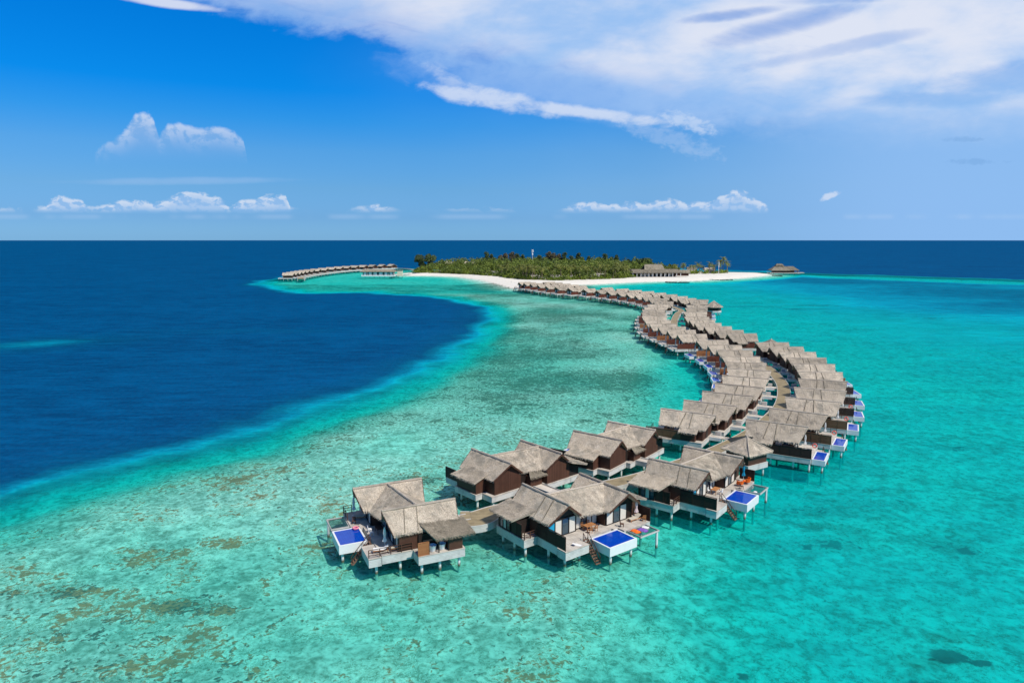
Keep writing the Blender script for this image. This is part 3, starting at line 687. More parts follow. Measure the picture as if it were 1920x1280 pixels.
# ------------------------------------------------------------------ the standard villa (x runs from the boardwalk out to sea)
def make_villa(mirror, fence_mat, simple=False, has_pool=True):
    MIRROR[0] = mirror
    v = empty('water_villa')
    zr, ze, w = 6.95, 4.8, 3.75
    bl = 10 if not simple else 3
    ro = roof_planes(gable_planes(0, 10.8, .9, 9.9, 0, w, zr, ze), M['thatch'], v, blades=bl * 1.6, bl=.55, bw=.07, step_=.9)
    ridge_cap([(0, 0, zr + .03), (10.8, 0, zr + .03)], ro, .15)
    for x, dx in ((4.3, -.35), (5.6, .25)):
        seam = MB()
        for i in range(6):
            a = Vector((x + dx * i / 6, -w * i / 6, zr - (zr - ze) * i / 6 + .05)); b = Vector((x + dx * (i + 1) / 6, -w * (i + 1) / 6, zr - (zr - ze) * (i + 1) / 6 + .05)); seam.tube(a, b, .07, .09, 5)
        seam.build('roof_seam', M['thatch_old'], ro)
    wl = MB(); house_wall(wl, 1.5, 9.0, 0, 3.1, 2.5, ze, zr, w); wo = wl.build('wall', M['wall_boards'], v)
    MB().box(1.42, 1.495, -.9, .3, 2.52, 4.5).build('door', M['wall_dark'], v)
    window_row(v, (9.0, 2.7), (9.0, -2.7), 2.52, 4.75, 'cgcg', (1, 0), 'glass_door')
    window_row(v, (8.4, -3.1), (5.9, -3.1), 2.6, 4.5, 'gc', (0, -1), 'window')
    # the low bathroom annex on the fenced side
    MB().box(2.6, 5.3, -4.45, -3.13, 2.5, 4.25).build('annex_wall', M['wall_boards'], v)
    an = roof_planes([((2.2, -2.6, 5.35), (5.7, -2.6, 5.35), (5.7, -4.95, 4.25), (2.2, -4.95, 4.25))], M['thatch'], v, 'annex_roof', blades=bl * 1.6, bl=.5, bw=.06, step_=.8)
    slab(v, [(1.2, 12.1, -4.6, 3.3), (9.4, 12.1, 3.303, 4.3)])
    if not has_pool: slab(v, [(12.103, 12.9, -4.6, 3.3)], name='deck_end')
    fence(v, (5.35, -4.5), (12.1, -4.5), 2.5, 1.75, fence_mat)
    if has_pool: pool(v, 12.15, 14.3, -3.9, 1.5, 2.35, .95)
    else: slab(v, [(12.93, 13.9, -3.9, .8)], 2.3, .5, 'sun_platform')
    MB().box(12.15, 13.3, 1.7, 3.2, 1.9, 2.2).build('swim_platform', M['deck_boards'], v)
    posts(v, [(1.7, -3.9), (1.7, 2.8), (5.4, -3.9), (5.4, 2.8), (9.2, -3.9), (9.2, 2.8), (11.8, -4.0), (11.8, 3.4)])
    if not simple:
        railing(v, [(9.9, 4.2), (12.0, 4.2)], 2.5, 1., 3, 1.1)
        stairs(v, (13.2, 2.4, 2.1), (14.1, 2.4, .0), .7)
    MIRROR[0] = False
    return v

def bridge(v, length, mirror):
    s = -1 if mirror else 1; MIRROR[0] = False
    m = MB().box(1.2 - length - 1.2, 1.2, *sorted((s * .6, s * 2.2)), 2.25, 2.46)
    o = m.build('entry_bridge', M['deck_boards'], v)
    MB().box(1.2 - length, 1.19, *sorted((s * .55, s * .60)), 1.85, 2.50).box(1.2 - length, 1.19, *sorted((s * 2.20, s * 2.25)), 1.85, 2.50).build('bridge_beam', M['white_paint'], o)
    MB().box(-.5, .6, *sorted((s * 2.4, s * 2.95)), 2.0, 3.2).build('service_box', M['fascia_boards'], v)

WORDS = ['first', 'second', 'third', 'fourth', 'fifth', 'sixth', 'seventh', 'eighth', 'ninth', 'tenth', 'eleventh', 'twelfth', 'thirteenth', 'fourteenth', 'fifteenth', 'sixteenth', 'seventeenth', 'eighteenth', 'nineteenth', 'twentieth',
         'twenty-first', 'twenty-second', 'twenty-third', 'twenty-fourth', 'twenty-fifth', 'twenty-sixth', 'twenty-seventh', 'twenty-eighth', 'twenty-ninth', 'thirtieth']
FTXT = {'fence_dark': 'dark fence', 'fence_brown': 'brown fence', 'fence_orange': 'orange-brown fence', 'fence_red': 'red-brown fence'}
PROTO = {}
def villa_at(tip, ang, mirror, fm, label, group, gap=2.2, simple=False, has_pool=True):
    """tip = sea end of the ridge; ang = direction out to sea, degrees"""
    key = (mirror, fm, simple, has_pool)
    if key not in PROTO: PROTO[key] = make_villa(*key); v = PROTO[key]
    else: v = copy_tree(PROTO[key])
    a = R(ang); v.location = (tip[0] - 10.8 * math.cos(a), tip[1] - 10.8 * math.sin(a), 0); v.rotation_euler = (0, 0, a)
    tag(v, label, 'villa', group)
    PLACED.append((v, gap, mirror)); return v
PLACED = []

LT = [((29.5, 131.9), -31, 1), ((35.9, 139.2), -31, 2), ((42.1, 147.6), -29.5, 3), ((47.3, 156.0), -28.5, 4), ((51.8, 165.3), -24, 5), ((55.9, 174.5), -19, 6), ((58.2, 183.7), -9, 7), ((60.1, 193.0), -4, 8), ((61.9, 204.0), -2, 9),
      ((62.0, 213.8), 0, 10), ((61.2, 224.1), 4, 11), ((58.2, 238.5), 6, 12), ((57.1, 249.5), 4, 13), ((55.9, 259.6), 2, 14), ((54.6, 269.5), 0, 15), ((54.9, 280.9), 0, 16), ((56.6, 296.0), -3, 17), ((59.5, 312.0), -8, 18), ((62.2, 325.0), -10, 19), ((65.6, 338.0), -12, 20), ((70.0, 352.5), -10, 21), ((76.5, 368.5), -2, 22)]
RT = [((52.9, 118.3), -31), ((60.3, 126.7), -32), ((67.7, 136.9), -26.5), ((73.8, 147.3), -22), ((79.0, 157.6), -20), ((83.2, 168.7), -9), ((86.5, 179.9), -8), ((88.7, 189.9), -5), ((90.2, 200.0), -3), ((90.8, 210.2), 2), ((89.9, 219.3), 1), ((87.1, 240.8), 4), ((85.5, 250.1), 3), ((84.6, 261.0), 3), ((83.8, 271.4), 0), ((84.4, 282.4), 2), ((85.4, 293.9), 0), ((90.0, 313.4), -4), ((95.4, 331.4), -8), ((99.8, 347.0), -8), ((109.3, 378.8), -8)]
LF = {0: 'fence_brown', 1: 'fence_orange', 2: 'fence_orange', 3: 'fence_dark', 4: 'fence_orange', 5: 'fence_orange', 6: 'fence_orange', 7: 'fence_orange', 8: 'fence_red', 9: 'fence_red', 10: 'fence_orange', 11: 'fence_red', 12: 'fence_red', 13: 'fence_orange', 14: 'fence_red', 15: 'fence_red', 16: 'fence_orange'}
RF = {0: 'fence_dark', 1: 'fence_brown', 2: 'fence_brown', 3: 'fence_dark', 4: 'fence_dark', 5: 'fence_dark', 6: 'fence_orange'}
for i, (p, a, _) in enumerate(LT):
    fm = LF.get(i, 'fence_red')
    villa_at(p, a + 180, True, fm, 'thatched water villa with %s, %s from the near end of the left-hand row' % (FTXT[fm], WORDS[i]), 'villas along the left side of the curving boardwalk', has_pool=i < 11)
for i, (p, a) in enumerate(RT):
    fm = RF.get(i, 'fence_red')
    villa_at(p, a, False, fm, 'thatched water villa with %s, %s from the near end of the right-hand row' % (FTXT[fm], WORDS[i]), 'villas along the right side of the curving boardwalk')
# the two rows running on to the beach: S faces the reef, N faces the lagoon
def smooth_path(P, k=2):
    P = [Vector(p) for p in P]
    for _ in range(k): P = [P[0]] + [(a + b * 2 + c) / 4 for a, b, c in zip(P[:-2], P[1:-1], P[2:])] + [P[-1]]
    return P
ST = smooth_path([(5.2, 539.7), (8.9, 533.6), (13.6, 522.5), (18.9, 509.9), (24.1, 496.4), (30.6, 484.7), (37.7, 474.0), (49.9, 462.6), (55.8, 451.7), (61.6, 441.4), (66.8, 431.4), (70.9, 420.7), (74.2, 410.4), (76.6, 399.5), (77.3, 386.0)], 1)
NT_ = []
for i, p in enumerate(ST):
    d = (ST[min(i + 1, 14)] - ST[max(i - 1, 0)]).normalized(); n = Vector((-d.y, d.x))   # towards the boardwalk
    ang = math.degrees(math.atan2(-n.y, -n.x)); NT_.append((p, n))
    villa_at(p, ang, True, 'fence_red', 'dark-gabled thatched villa facing the reef, %s back from the big bend towards the beach' % WORDS[14 - i], 'villas on the reef side of the far boardwalk', 2.6, has_pool=False)
    if i not in (6, 0):
        q = p + n * (10.8 * 2 + 6.2)
        villa_at(q, math.degrees(math.atan2(n.y, n.x)), False, 'fence_red', 'thatched villa facing the lagoon, %s back from the big bend towards the beach' % WORDS[14 - i], 'villas on the lagoon side of the far boardwalk', 2.6, has_pool=False)
AT = smooth_path([(-216.5, 683.0), (-217.2, 697.0), (-218.0, 711.5), (-218.6, 726), (-218.6, 741), (-218.2, 756), (-217., 772.), (-213.9, 800), (-211., 821), (-207.0, 840.0), (-201.9, 857.3), (-195.9, 873.6), (-188.4, 889.0), (-179.6, 902.5), (-169.6, 913.2), (-158.3, 922.1)], 2)
for i, p in enumerate(AT):
    d = (AT[min(i + 1, 15)] - AT[max(i - 1, 0)]).normalized(); n = Vector((-d.y, d.x))
    tip = p + n * 10.8
    tip = p + n * 10.8; vv =villa_at(tip, math.degrees(math.atan2(n.y, n.x)), i % 2 == 0 and False, 'fence_red', 'thatched villa on the distant arc left of the island, %s from its seaward tip' % WORDS[i], 'villas on the far arc left of the island', 2.5, True); vv.scale = (1.12, 1.38, 1.08)
for v, gap, mir in PLACED: bridge(v, gap, mir)

# ------------------------------------------------------------------ the large villas at the tip
def make_large(mirror, rail, loc, ang, label, back=False):
    MIRROR[0] = mirror
    v = empty('large_water_villa', (*loc, 0), R(ang)); tag(v, label, 'villa', 'large villas at the end of the boardwalk')
    T = M['thatch']; B = 42
    zr, ze = 7.0, 4.85; B = 60
    ro = roof_planes(gable_planes(-5.6, 4.0, -5.0, 3.3, -4.5, 2.75, zr, ze) + gable_planes(-4.0, 5.6, -3.4, 4.9, 4.6, 2.9, zr, ze) +
                     [((-.5, -4.5, zr - .02), (.9, 4.6, zr - .02), (4.3, 2.2, 4.75), (3.3, -2.1, 4.75)), ((-.5, -4.5, zr - .02), (.9, 4.6, zr - .02), (-3.2, 2.2, 4.8), (-4.2, -2.0, 4.8))], T, v, blades=B)
    ridge_cap([(-5.6, -4.5, zr + .05), (4.0, -4.5, zr + .05)], ro); ridge_cap([(-4.0, 4.6, zr + .05), (5.6, 4.6, zr + .05)], ro)
    ridge_cap([(-.5, -4.5, zr + .03), (.9, 4.6, zr + .03)], ro, .15)
    # eave boards along the gable ends
    for (x, yc, w, xe) in ((4.0, -4.5, 2.75, 3.3), (5.6, 4.6, 2.9, 4.9), (-5.6, -4.5, 2.75, -5.0), (-4.0, 4.6, 2.9, -3.4)):
        b = MB(); q = .04 if x > 0 else -.04
        for s in (-1, 1): b.bar((x + q, yc, zr - .16), (xe + q, yc + s * w, ze - .14), .07, .24)
        b.build('barge_board', M['rail_wood'], ro)
    # dark seams down the front slopes
    for p, q in (((-.4, -4.5), (.2, -7.2)), ((1.2, -4.5), (1.9, -7.2))):
        m = MB()
        for i in range(6):
            f = lambda k: (p[0] + (q[0] - p[0]) * k, p[1] + (q[1] - p[1]) * k, zr + .06 - (zr - ze) * k)
            m.tube(f(i / 6), f((i + 1) / 6), .05, .07, 5)
        m.build('roof_seam', M['thatch_old'], ro)
    # annex roofs over bathrooms
    a1 = roof_planes([((-6.0, -6.4, 5.35), (.1, -6.0, 5.6), (-1.2, -9.7, 4.5), (-6.3, -9.6, 4.45))], M['thatch_old'] if rail else T, v, 'annex_roof', blades=B)
    a2 = roof_planes([((-1.4, 6.6, 5.4), (3.7, 6.4, 5.5), (4.1, 9.8, 4.5), (-1.6, 9.7, 4.45))], T, v, 'annex_roof', blades=B)
    # walls
    w1 = MB(); house_wall(w1, -4.9, 2.55, -4.5, 2.45, 2.5, ze, zr, 2.75); w1.build('wall', M['wall_boards'], v, label='left gabled room' if False else None)
    w2 = MB(); house_wall(w2, -3.3, 3.75, 4.6, 2.6, 2.5, ze, zr, 2.9); w2.build('wall', M['wall_boards'], v)
    MB().box(-3.2, 2.3, -2.04, 1.99, 2.5, 4.85).build('wall', M['wall_dark'], v)
    MB().prism([(-7.0, 2.5), (-4.2, 2.5), (-4.2, 5.0), (-7.0, 5.0)], 2.56, 2.60, axis='x').build('front_cladding', M['wall_dark'], v)
    MB().prism([(-6.9, 5.0), (-2.1, 5.0), (-4.5, 6.6)], 2.56, 2.62, axis='x').build('gable_cladding', M['wall_dark'], v)
    MB().prism([(2.1, 5.0), (7.1, 5.0), (4.6, 6.65)], 3.76, 3.82, axis='x').build('gable_cladding', M['wall_dark'], v)
    MB().prism([(2.05, 2.5), (7.15, 2.5), (7.15, 4.99), (2.05, 4.99)], 3.76, 3.80, axis='x').build('front_cladding', M['wall_dark'], v)
    MB().box(-4.8, -.9, -9.15, -6.96, 2.5, 4.35).build('annex_wall', M['wall_dark'], v) if not rail else None
    if not rail: fence(v, (-.85, -9.12), (.2, -9.12), 2.5, 1.75, 'fence_dark')
    MB().box(-1.2, 3.5, 7.21, 9.1, 2.5, 4.4).build('annex_wall', M['wall_boards'], v)
    if rail:   # the bath pavilion stands open behind glass, two white tubs inside
        MB().box(-4.8, -3.0, -9.15, -6.96, 2.5, 4.35).build('annex_wall', M['wall_boards'], v)
        MB().box(-3.0, .2, -7.2, -6.96, 2.5, 4.35).build('annex_wall', M['wall_dark'], v)
        window_row(v, (-3.0, -9.1), (-.6, -9.1), 2.5, 4.35, 'gg', (0, -1), 'bath_window') if False else None
        f = MB()
        for x in (-3.0, -1.75, -.5): f.bar((x, -9.1, 2.5), (x, -9.1, 4.35), .12)
        f.bar((-3.0, -9.1, 4.3), (.2, -9.1, 4.3), .1, .12); f.build('bath_window_frame', M['frame_dark'], v)
        for x in (-2.35, -1.15):
            MB().lathe([(.0, .03), (.30, .03), (.36, .1), (.46, .75), (.52, .80), (.48, .80), (.40, .7), (.30, .2), (0, .18)], (x, -8.45, 2.5), 14).build('bath_tub', M['porcelain'], v, smooth=True)
        fence(v, (-.45, -9.15), (.85, -9.15), 2.5, 1.6, 'fence_orange', label='short orange-brown slatted screen')
    else:
        window_row(v, (-4.4, -9.15), (-2.2, -9.15), 2.6, 4.3, 'gcg', (0, -1))
        MB().box(.9, 1.0, -9.15, -7.2, 2.5, 4.3).build('balcony_screen', M['wall_dark'], v) if False else None
    # glass fronts
    window_row(v, (2.63, -6.9), (2.63, -2.2), 2.52, 4.75, 'bcgc' if not rail else 'cgcg', (1, 0), 'glass_door')
    window_row(v, (2.32, -1.9), (2.32, 1.9), 2.52, 4.6, 'cgcc', (1, 0), 'glass_door')
    window_row(v, (3.83, 2.2), (3.83, 6.0), 2.52, 4.75, 'cgc', (1, 0), 'glass_door')
    # back entrance between the two gables
    MB().box(-4.3, -3.1, -1.5, .9, 2.5, 4.1).build('entrance_wall', M['wall_boards'], v)
    e = [((-3.9, -1.0, 4.75), (-3.5, .5, 4.75), (-2.7, 1.4, 4.25), (-2.9, -2.0, 4.25)), ((-3.9, -1.0, 4.75), (-3.5, .5, 4.75), (-4.8, 1.4, 4.2), (-4.9, -2.0, 4.2))]
    roof_planes(e, M['thatch_old'], v, 'entrance_roof', blades=B, thick=.15)
    MB().box(-8.9, -4.32, -1.45, .35, 2.15, 2.44).build('entry_bridge', M['deck_boards'], v)
    MB().box(-8.9, -4.32, -1.53, -1.46, 1.8, 2.62).box(-8.9, -4.32, .36, .43, 1.8, 2.62).build('bridge_beam', M['fascia_boards'], v)
    # decks on posts
    slab(v, [(-5.1, .9, -9.3, -7.15), (-5.1, 4.8, -7.147, -2.003), (4.803, 6.4, -7.147, -3.2, -.14), (-4.4, 4.9, -2, 2.2), (-3.6, 5.3, 2.203, 8.0), (5.303, 6.4, 3.0, 8.0, -.004), (-1.4, 3.9, 8.003, 9.3)], h=.92 if back else 1.1)
    posts(v, [(-4.5, -8.6), (-2.0, -8.6), (.3, -8.6), (2.4, -6.5), (5.3, -6.3), (5.3, -3.9), (-4.5, -2.5), (-3.1, 3.0), (-3.1, 7.3), (1.0, -2.4), (4.3, .2), (-.8, 8.5), (3.2, 8.5), (5.5, 7.2), (5.5, 3.6)], 1.6 if back else 1.42)
    pl = pool(v, 5.3, 8.9, -2.1, 2.75, 2.42, 1.15)
    stairs(v, (5.2, -2.75, 2.45), (7.5, -2.75, .1), .8)
    if rail:
        railing(v, [(6.35, -7.1), (1.0, -7.1)], 2.5, 1., 3, 1.25); railing(v, [(5.2, 7.95), (6.35, 7.95), (6.35, 5.2)], 2.5, 1., 3, 1.2)
    else:
        fm = 'fence_dark'
        fence(v, (.95, -7.12), (6.3, -7.12), 2.5, 1.75, fm); fence(v, (4.1, 7.95), (6.35, 7.95), 2.5, 1.7, fm)
        railing(v, [(.25, -9.2), (.85, -9.2), (.85, -7.3)], 2.5, .95, 3, 1.)
    if back:
        slab(v, [(6.403, 8.1, 5.5, 8.0)], 2.48); fence(v, (6.4, 7.95), (8.05, 7.95), 2.5, 1.7, 'fence_dark')
    # overwater lounging net
    x0, x1, y0, y1 = (6.45, 8.9, 3.4, 7.0) if not back else (6.45, 8.9, 3.0, 5.4)
    n = MB()
    for k in range(19): x = x0 + .1 + (x1 - x0 - .2) * k / 18; n.box(x - .012, x + .012, y0 + .1, y1 - .1, 2.345, 2.36)
    for k in range(27): y = y0 + .1 + (y1 - y0 - .2) * k / 26; n.box(x0 + .1, x1 - .1, y - .012, y + .012, 2.335, 2.344)
    fo = MB().box(x0, x0 + .12, y0, y1, 2.2, 2.4).box(x1 - .14, x1, y0, y1, 2.2, 2.4).box(x0 + .12, x1 - .14, y0, y0 + .14, 2.2, 2.4).box(x0 + .12, x1 - .14, y1 - .14, y1, 2.2, 2.4).build('net_frame', M['fascia_boards'], v)
    n.build('lounging_net', M['net'], fo)
    posts(fo, [(x1 - .2, y1 - .3)], 2.25)
    MIRROR[0] = False
    return v

FR = {'v1': ((-14.3, 85.75), -155, True, True, 'large thatched villa with railings and white bath tubs at the boardwalk\'s left end'),
      'v2': ((8.4, 87.8), -53, False, False, 'large thatched villa in front centre, coloured cushions on its net'),
      'v3': ((.7, 104.1), 131, False, False, 'large villa seen from behind, brown gables, left of the pair behind the front villas'),
      'v4': ((18.0, 116.0), 142, False, False, 'large villa seen from behind, brown gables, right of the pair behind the front villas'),
      'v5': ((28.1, 100.6), -38.5, False, False, 'large thatched villa with orange chairs on its deck, beside the small square hut')}
for k, (l, a, mi, ra, lab) in FR.items(): make_large(mi, ra, l, a, lab, k in ('v3', 'v4'))

def on(k, x, y, z=2.5):
    """a point given in a large villa's own frame"""
    (l, a, mi, *_r) = FR[k]; y = -y if mi else y; a = R(a)
    return (l[0] + x * math.cos(a) - y * math.sin(a), l[1] + x * math.sin(a) + y * math.cos(a), z)

# ---- loose things on the decks
def parasol(loc, m, label, open_=False):
    u = empty('parasol', loc, 0, label, 'parasol')
    MB().tube((0, 0, .02), (0, 0, 2.6), .03, .03, 7).build('pole', M['white_paint'], u)
    MB().lathe([(0, 0), (.28, 0), (.28, .07), (.05, .1)], n=10).build('base', M['metal_grey'], u)
    if open_: MB().lathe([(0, 2.75), (.7, 2.55), (1.5, 2.2), (1.48, 2.16), (.7, 2.5), (0, 2.68)], n=10).build('canopy', M[m], u)
    else:
        pr = [(0, 2.75), (.05, 2.7), (.11, 2.4), (.15, 1.9), (.10, 1.5), (.13, 1.35), (.24, .95), (.2, .88), (0, .9)]
        b = MB().lathe(pr, n=14); b.v = [(x * (1 + .25 * math.cos(7 * math.atan2(y, x))), y * (1 + .25 * math.cos(7 * math.atan2(y, x))), z) for x, y, z in b.v]
        b.build('canopy', M[m], u)
    return u

def lounger(loc, rz, m, label, fr='teak'):
    u = empty('sun_lounger', loc, rz, label, 'sun lounger', 'sun loungers on the villa decks')
    f = MB().box(-.95, .95, -.34, -.28, .24, .32).box(-.95, .95, .28, .34, .24, .32)
    for x in (-.85, .8): f.box(x, x + .07, -.34, -.27, 0, .24).box(x, x + .07, .27, .34, 0, .24)
    f.build('frame', M[fr], u)
    MB().box(-.92, .35, -.31, .31, .325, .42).prism([(.35, .325), (.92, .70), (.88, .80), (.35, .43)], -.31, .31).build('mattress', M[m], u); return u

def chair(loc, rz, m, label, group='chairs on the villa decks', round_=False):
    u = empty('armchair' if round_ else 'chair', loc, rz, label, 'chair', group)
    if round_:
        MB().lathe([(.42, .30), (.52, .34), (.55, .42), (.4, .5), (0, .48)], n=14).build('seat', M[m], u, smooth=True)
        b = MB(); n = 9
        for i in range(n):
            a = math.pi * .55 + math.pi * .9 * i / (n - 1)
            b.bar((.5 * math.cos(a), .5 * math.sin(a), .4), (.6 * math.cos(a), .6 * math.sin(a), .95), .17, .07)
        b.build('backrest', M[m], u)
        for a in (.8, 2.3, 3.9, 5.4): MB().tube((.36 * math.cos(a), .36 * math.sin(a), 0), (.4 * math.cos(a), .4 * math.sin(a), .33), .03, .03, 6).build('leg', M['metal_grey'], u)
        return u
    MB().box(-.23, .23, -.23, .23, .42, .47).build('seat', M[m], u)
    b = MB().bar((-.22, -.2, .46), (-.27, -.2, .9), .05).bar((-.22, .2, .46), (-.27, .2, .9), .05).bar((-.24, -.22, .62), (-.24, .22, .62), .04, .1).bar((-.265, -.22, .84), (-.265, .22, .84), .04, .12)
    b.build('backrest', M[m], u)
    for x in (-.2, .2):
        for y in (-.2, .2): MB().box(x - .025, x + .025, y - .025, y + .025, 0, .42).build('leg', M[m], u)
    return u

def table(loc, rz, label, L=1.6, W=.9, m='teak'):
    u = empty('dining_table', loc, rz, label, 'table', 'dining tables on the villa decks')
    MB().box(-L / 2, L / 2, -W / 2, W / 2, .70, .75).build('table_top', M[m], u)
    for x in (-L / 2 + .1, L / 2 - .1):
        for y in (-W / 2 + .1, W / 2 - .1): MB().box(x - .035, x + .035, y - .035, y + .035, 0, .70).build('leg', M[m], u)
    return u

def life_ring(loc, rz, label, m='ring_red', flat=False):
    o = MB().torus((0, 0, 0), .34, .10, 'z' if flat else 'x').build('life_ring', M[m], None, True)
    o.location = loc; o.rotation_euler = (0, 0, rz)
    b = MB()
    for a in range(4):
        c = math.pi / 4 + a * math.pi / 2
        p = (.34 * math.cos(c), .34 * math.sin(c), 0) if flat else (0, .34 * math.cos(c), .34 * math.sin(c))
        b.torus(p, .105, .02, 'x' if flat else 'z', 8, 4)
    b.build('rope', M['fabric_white'], o)
    return tag(o, label, 'life ring', 'life rings on the villa decks')

a2, a5, a1 = R(-53), R(-38.5), R(-155)
parasol(on('v2', 4.6, 7.2), 'fabric_pink', 'closed pale pink parasol at the right corner of the front centre deck')
lounger(on('v2', 4.9, 6.5), a2 + 1.5, 'fabric_beige', 'beige lounger beneath the closed pink parasol')
chair(on('v2', 5.8, 7.4), a2 + 2.6, 'teak', 'reddish wooden chair against the fence right of the pink parasol')
chair(on('v2', 5.4, 3.6), a2 + .6, 'rail_wood', 'dark wooden chair by the back corner of the front centre pool')
table(on('v2', 3.5, -.5), a2 + 1.57, 'orange-brown table in front of the glass doors, front centre deck')
for i, (x, y, r) in enumerate(((2.85, -1.0, 0), (2.85, .1, 0), (4.2, -.1, 3.14), (4.25, -1.1, 3.14))):
    chair(on('v2', x, y), a2 + r, 'teak', ['dining chair at left by the glass, front centre table', 'dining chair at right by the glass, front centre table', 'dining chair facing the glass doors, nearer the pool, front centre table', 'dining chair facing the glass doors, nearer the sundeck, front centre table'][i])
def soft(name, loc, rz, sx, sy, sz, m, label, cat):
    b = MB(); n = 8
    for i in range(n + 1):
        for j in range(n + 1):
            u, w = i / n - .5, j / n - .5
            e = max(abs(u), abs(w)) * 2
            b.v.append((u * sx, w * sy, sz * (1 - e ** 4) + .02 * math.sin(9 * u + 7 * w)))
    k = len(b.v)
    b.v += [(x, y, min(z, 0) - .015) for x, y, z in b.v]
    for i in range(n):
        for j in range(n):
            a = i * (n + 1) + j; b.f.append((a, a + n + 1, a + n + 2, a + 1)); b.f.append((k + a, k + a + 1, k + a + n + 2, k + a + n + 1))
    rim = [i * (n + 1) for i in range(n)] + [n * (n + 1) + j for j in range(n)] + [i * (n + 1) + n for i in range(n, 0, -1)] + [j for j in range(n, 0, -1)]
    for p, q in zip(rim, rim[1:] + rim[:1]): b.f.append((p, q, k + q, k + p))
    o = b.build(name, M[m], None, True); o.location = loc; o.rotation_euler = (0, 0, rz); return tag(o, label, cat)
soft('cushion', on('v2', 7.3, 4.2, 2.40), a2, 1.3, .75, .20, 'fabric_orange', 'orange cushion lying on the lounging net', 'cushion')
soft('cushion', on('v2', 7.6, 5.2, 2.40), a2 + .2, 1.4, .75, .20, 'fabric_purple', 'purple cushion lying on the lounging net', 'cushion')
soft('towel', on('v2', 7.2, 6.2, 2.40), a2 + .5, .9, .6, .10, 'fabric_white', 'white towel crumpled beside the purple cushion', 'towel')
soft('towel', on('v2', 5.6, -4.6, 2.40), a2 + .4, 1.3, .55, .05, 'fabric_white', 'white towel on the low sundeck, front centre villa', 'towel')
soft('towel', on('v2', 5.4, -5.1, 2.40), a2 + .1, .5, .35, .10, 'cloth_dark', 'dark bag beside the white towel on the sundeck', 'bag')

parasol(on('v5', 5.0, 7.0), 'fabric_blue', 'closed turquoise parasol beside the orange chairs')
chair(on('v5', 5.3, 4.6), a5 + 2.6, 'fabric_orange', 'round orange armchair nearest the glass doors', round_=True)
chair(on('v5', 5.8, 6.2), a5 + 3.2, 'fabric_orange', 'round orange armchair beside the turquoise parasol', round_=True)
chair(on('v5', 6.0, 3.5), a5 + .8, 'rail_wood', 'dark wooden chair at the pool corner below the orange armchairs')
table(on('v5', 3.6, -.8), a5 + 1.57, 'orange-brown table on the deck with the orange armchairs')
for i, (x, y, r) in enumerate(((2.9, -1.3, 0), (2.9, -.2, 0), (4.4, -.7, 3.14))):
    chair(on('v5', x, y), a5 + r, 'fabric_white', ['white dining chair, left by the glass, below the turquoise parasol villa gable', 'white dining chair, right by the glass, below the turquoise parasol villa gable', 'white dining chair on the pool side of the table near the orange armchairs'][i])
tag(soft('towel', on('v5', 8.0, 3.8, 2.40), a5, .5, .4, .1, 'fabric_white', '', ''), 'small white towel on the empty lounging net', 'towel')

parasol(on('v1', 3.9, -5.2), 'fabric_white', 'closed white parasol by the railing of the leftmost villa')
parasol(on('v1', 5.2, 6.4), 'fabric_white', 'closed greyish parasol at the shaded back corner of the leftmost villa')
lounger(on('v1', 4.6, -5.9), a1 + 2.9, 'fabric_white', 'white lounger behind the railing, nearer the sundeck corner')
lounger(on('v1', 2.6, -6.2), a1 + 3.0, 'fabric_beige', 'beige lounger behind the railing, nearer the bath screen')
lounger(on('v1', 4.6, 5.2), a1 + 2.9, 'fabric_beige', 'lounger in the shade beneath the greyish parasol')
table(on('v1', 3.4, -.4), a1 + 1.57, 'shaded table between the two gables of the leftmost villa', m='rail_wood')
for i, (x, y, r) in enumerate(((4.5, -.9, 3.14), (4.5, .2, 3.14))): chair(on('v1', x, y), a1 + r, 'fabric_white', ['white chair in the shade, nearer the stairs, leftmost villa', 'white chair in the shade, farther from the stairs, leftmost villa'][i])
chair(on('v1', 5.8, 3.7), a1 + 1.2, 'rail_wood', 'dark wooden chair by the pool corner of the leftmost villa')
life_ring(on('v1', 5.9, 2.2, 2.56), a1, 'pink life ring lying on the pool corner of the leftmost villa', 'ring_pink', True)

def on_std(v, x, y, z):
    a = v.rotation_euler[2]; return (v.location[0] + x * math.cos(a) - y * math.sin(a), v.location[1] + x * math.sin(a) + y * math.cos(a), z)
RV = [v for v, g, m in PLACED if v.get('group', '').startswith('villas along the right')]
LV = [v for v, g, m in PLACED if v.get('group', '').startswith('villas along the left')]
for i in range(4):
    life_ring(on_std(RV[i], 11.9, 1.3, 3.35), RV[i].rotation_euler[2] + 1.57, 'orange life ring on the deck of the %s villa of the right-hand row' % WORDS[i])
for i in range(9):
    u = parasol(on_std(RV[i], 10.3, 1.2, 2.5), 'fabric_white', 'closed white parasol on the deck of the %s villa, right-hand row' % WORDS[i])
for i in range(6, 16):
    if i != 8: parasol(on_std(LV[i], 10.6, 3.4 - 5.0, 2.5), 'fabric_white', 'closed white parasol on the deck of the %s villa, left-hand row' % WORDS[i])
parasol((58.6, 178.4, 2.5), 'fabric_white', 'open white parasol over the sea end of the left-hand row', True)

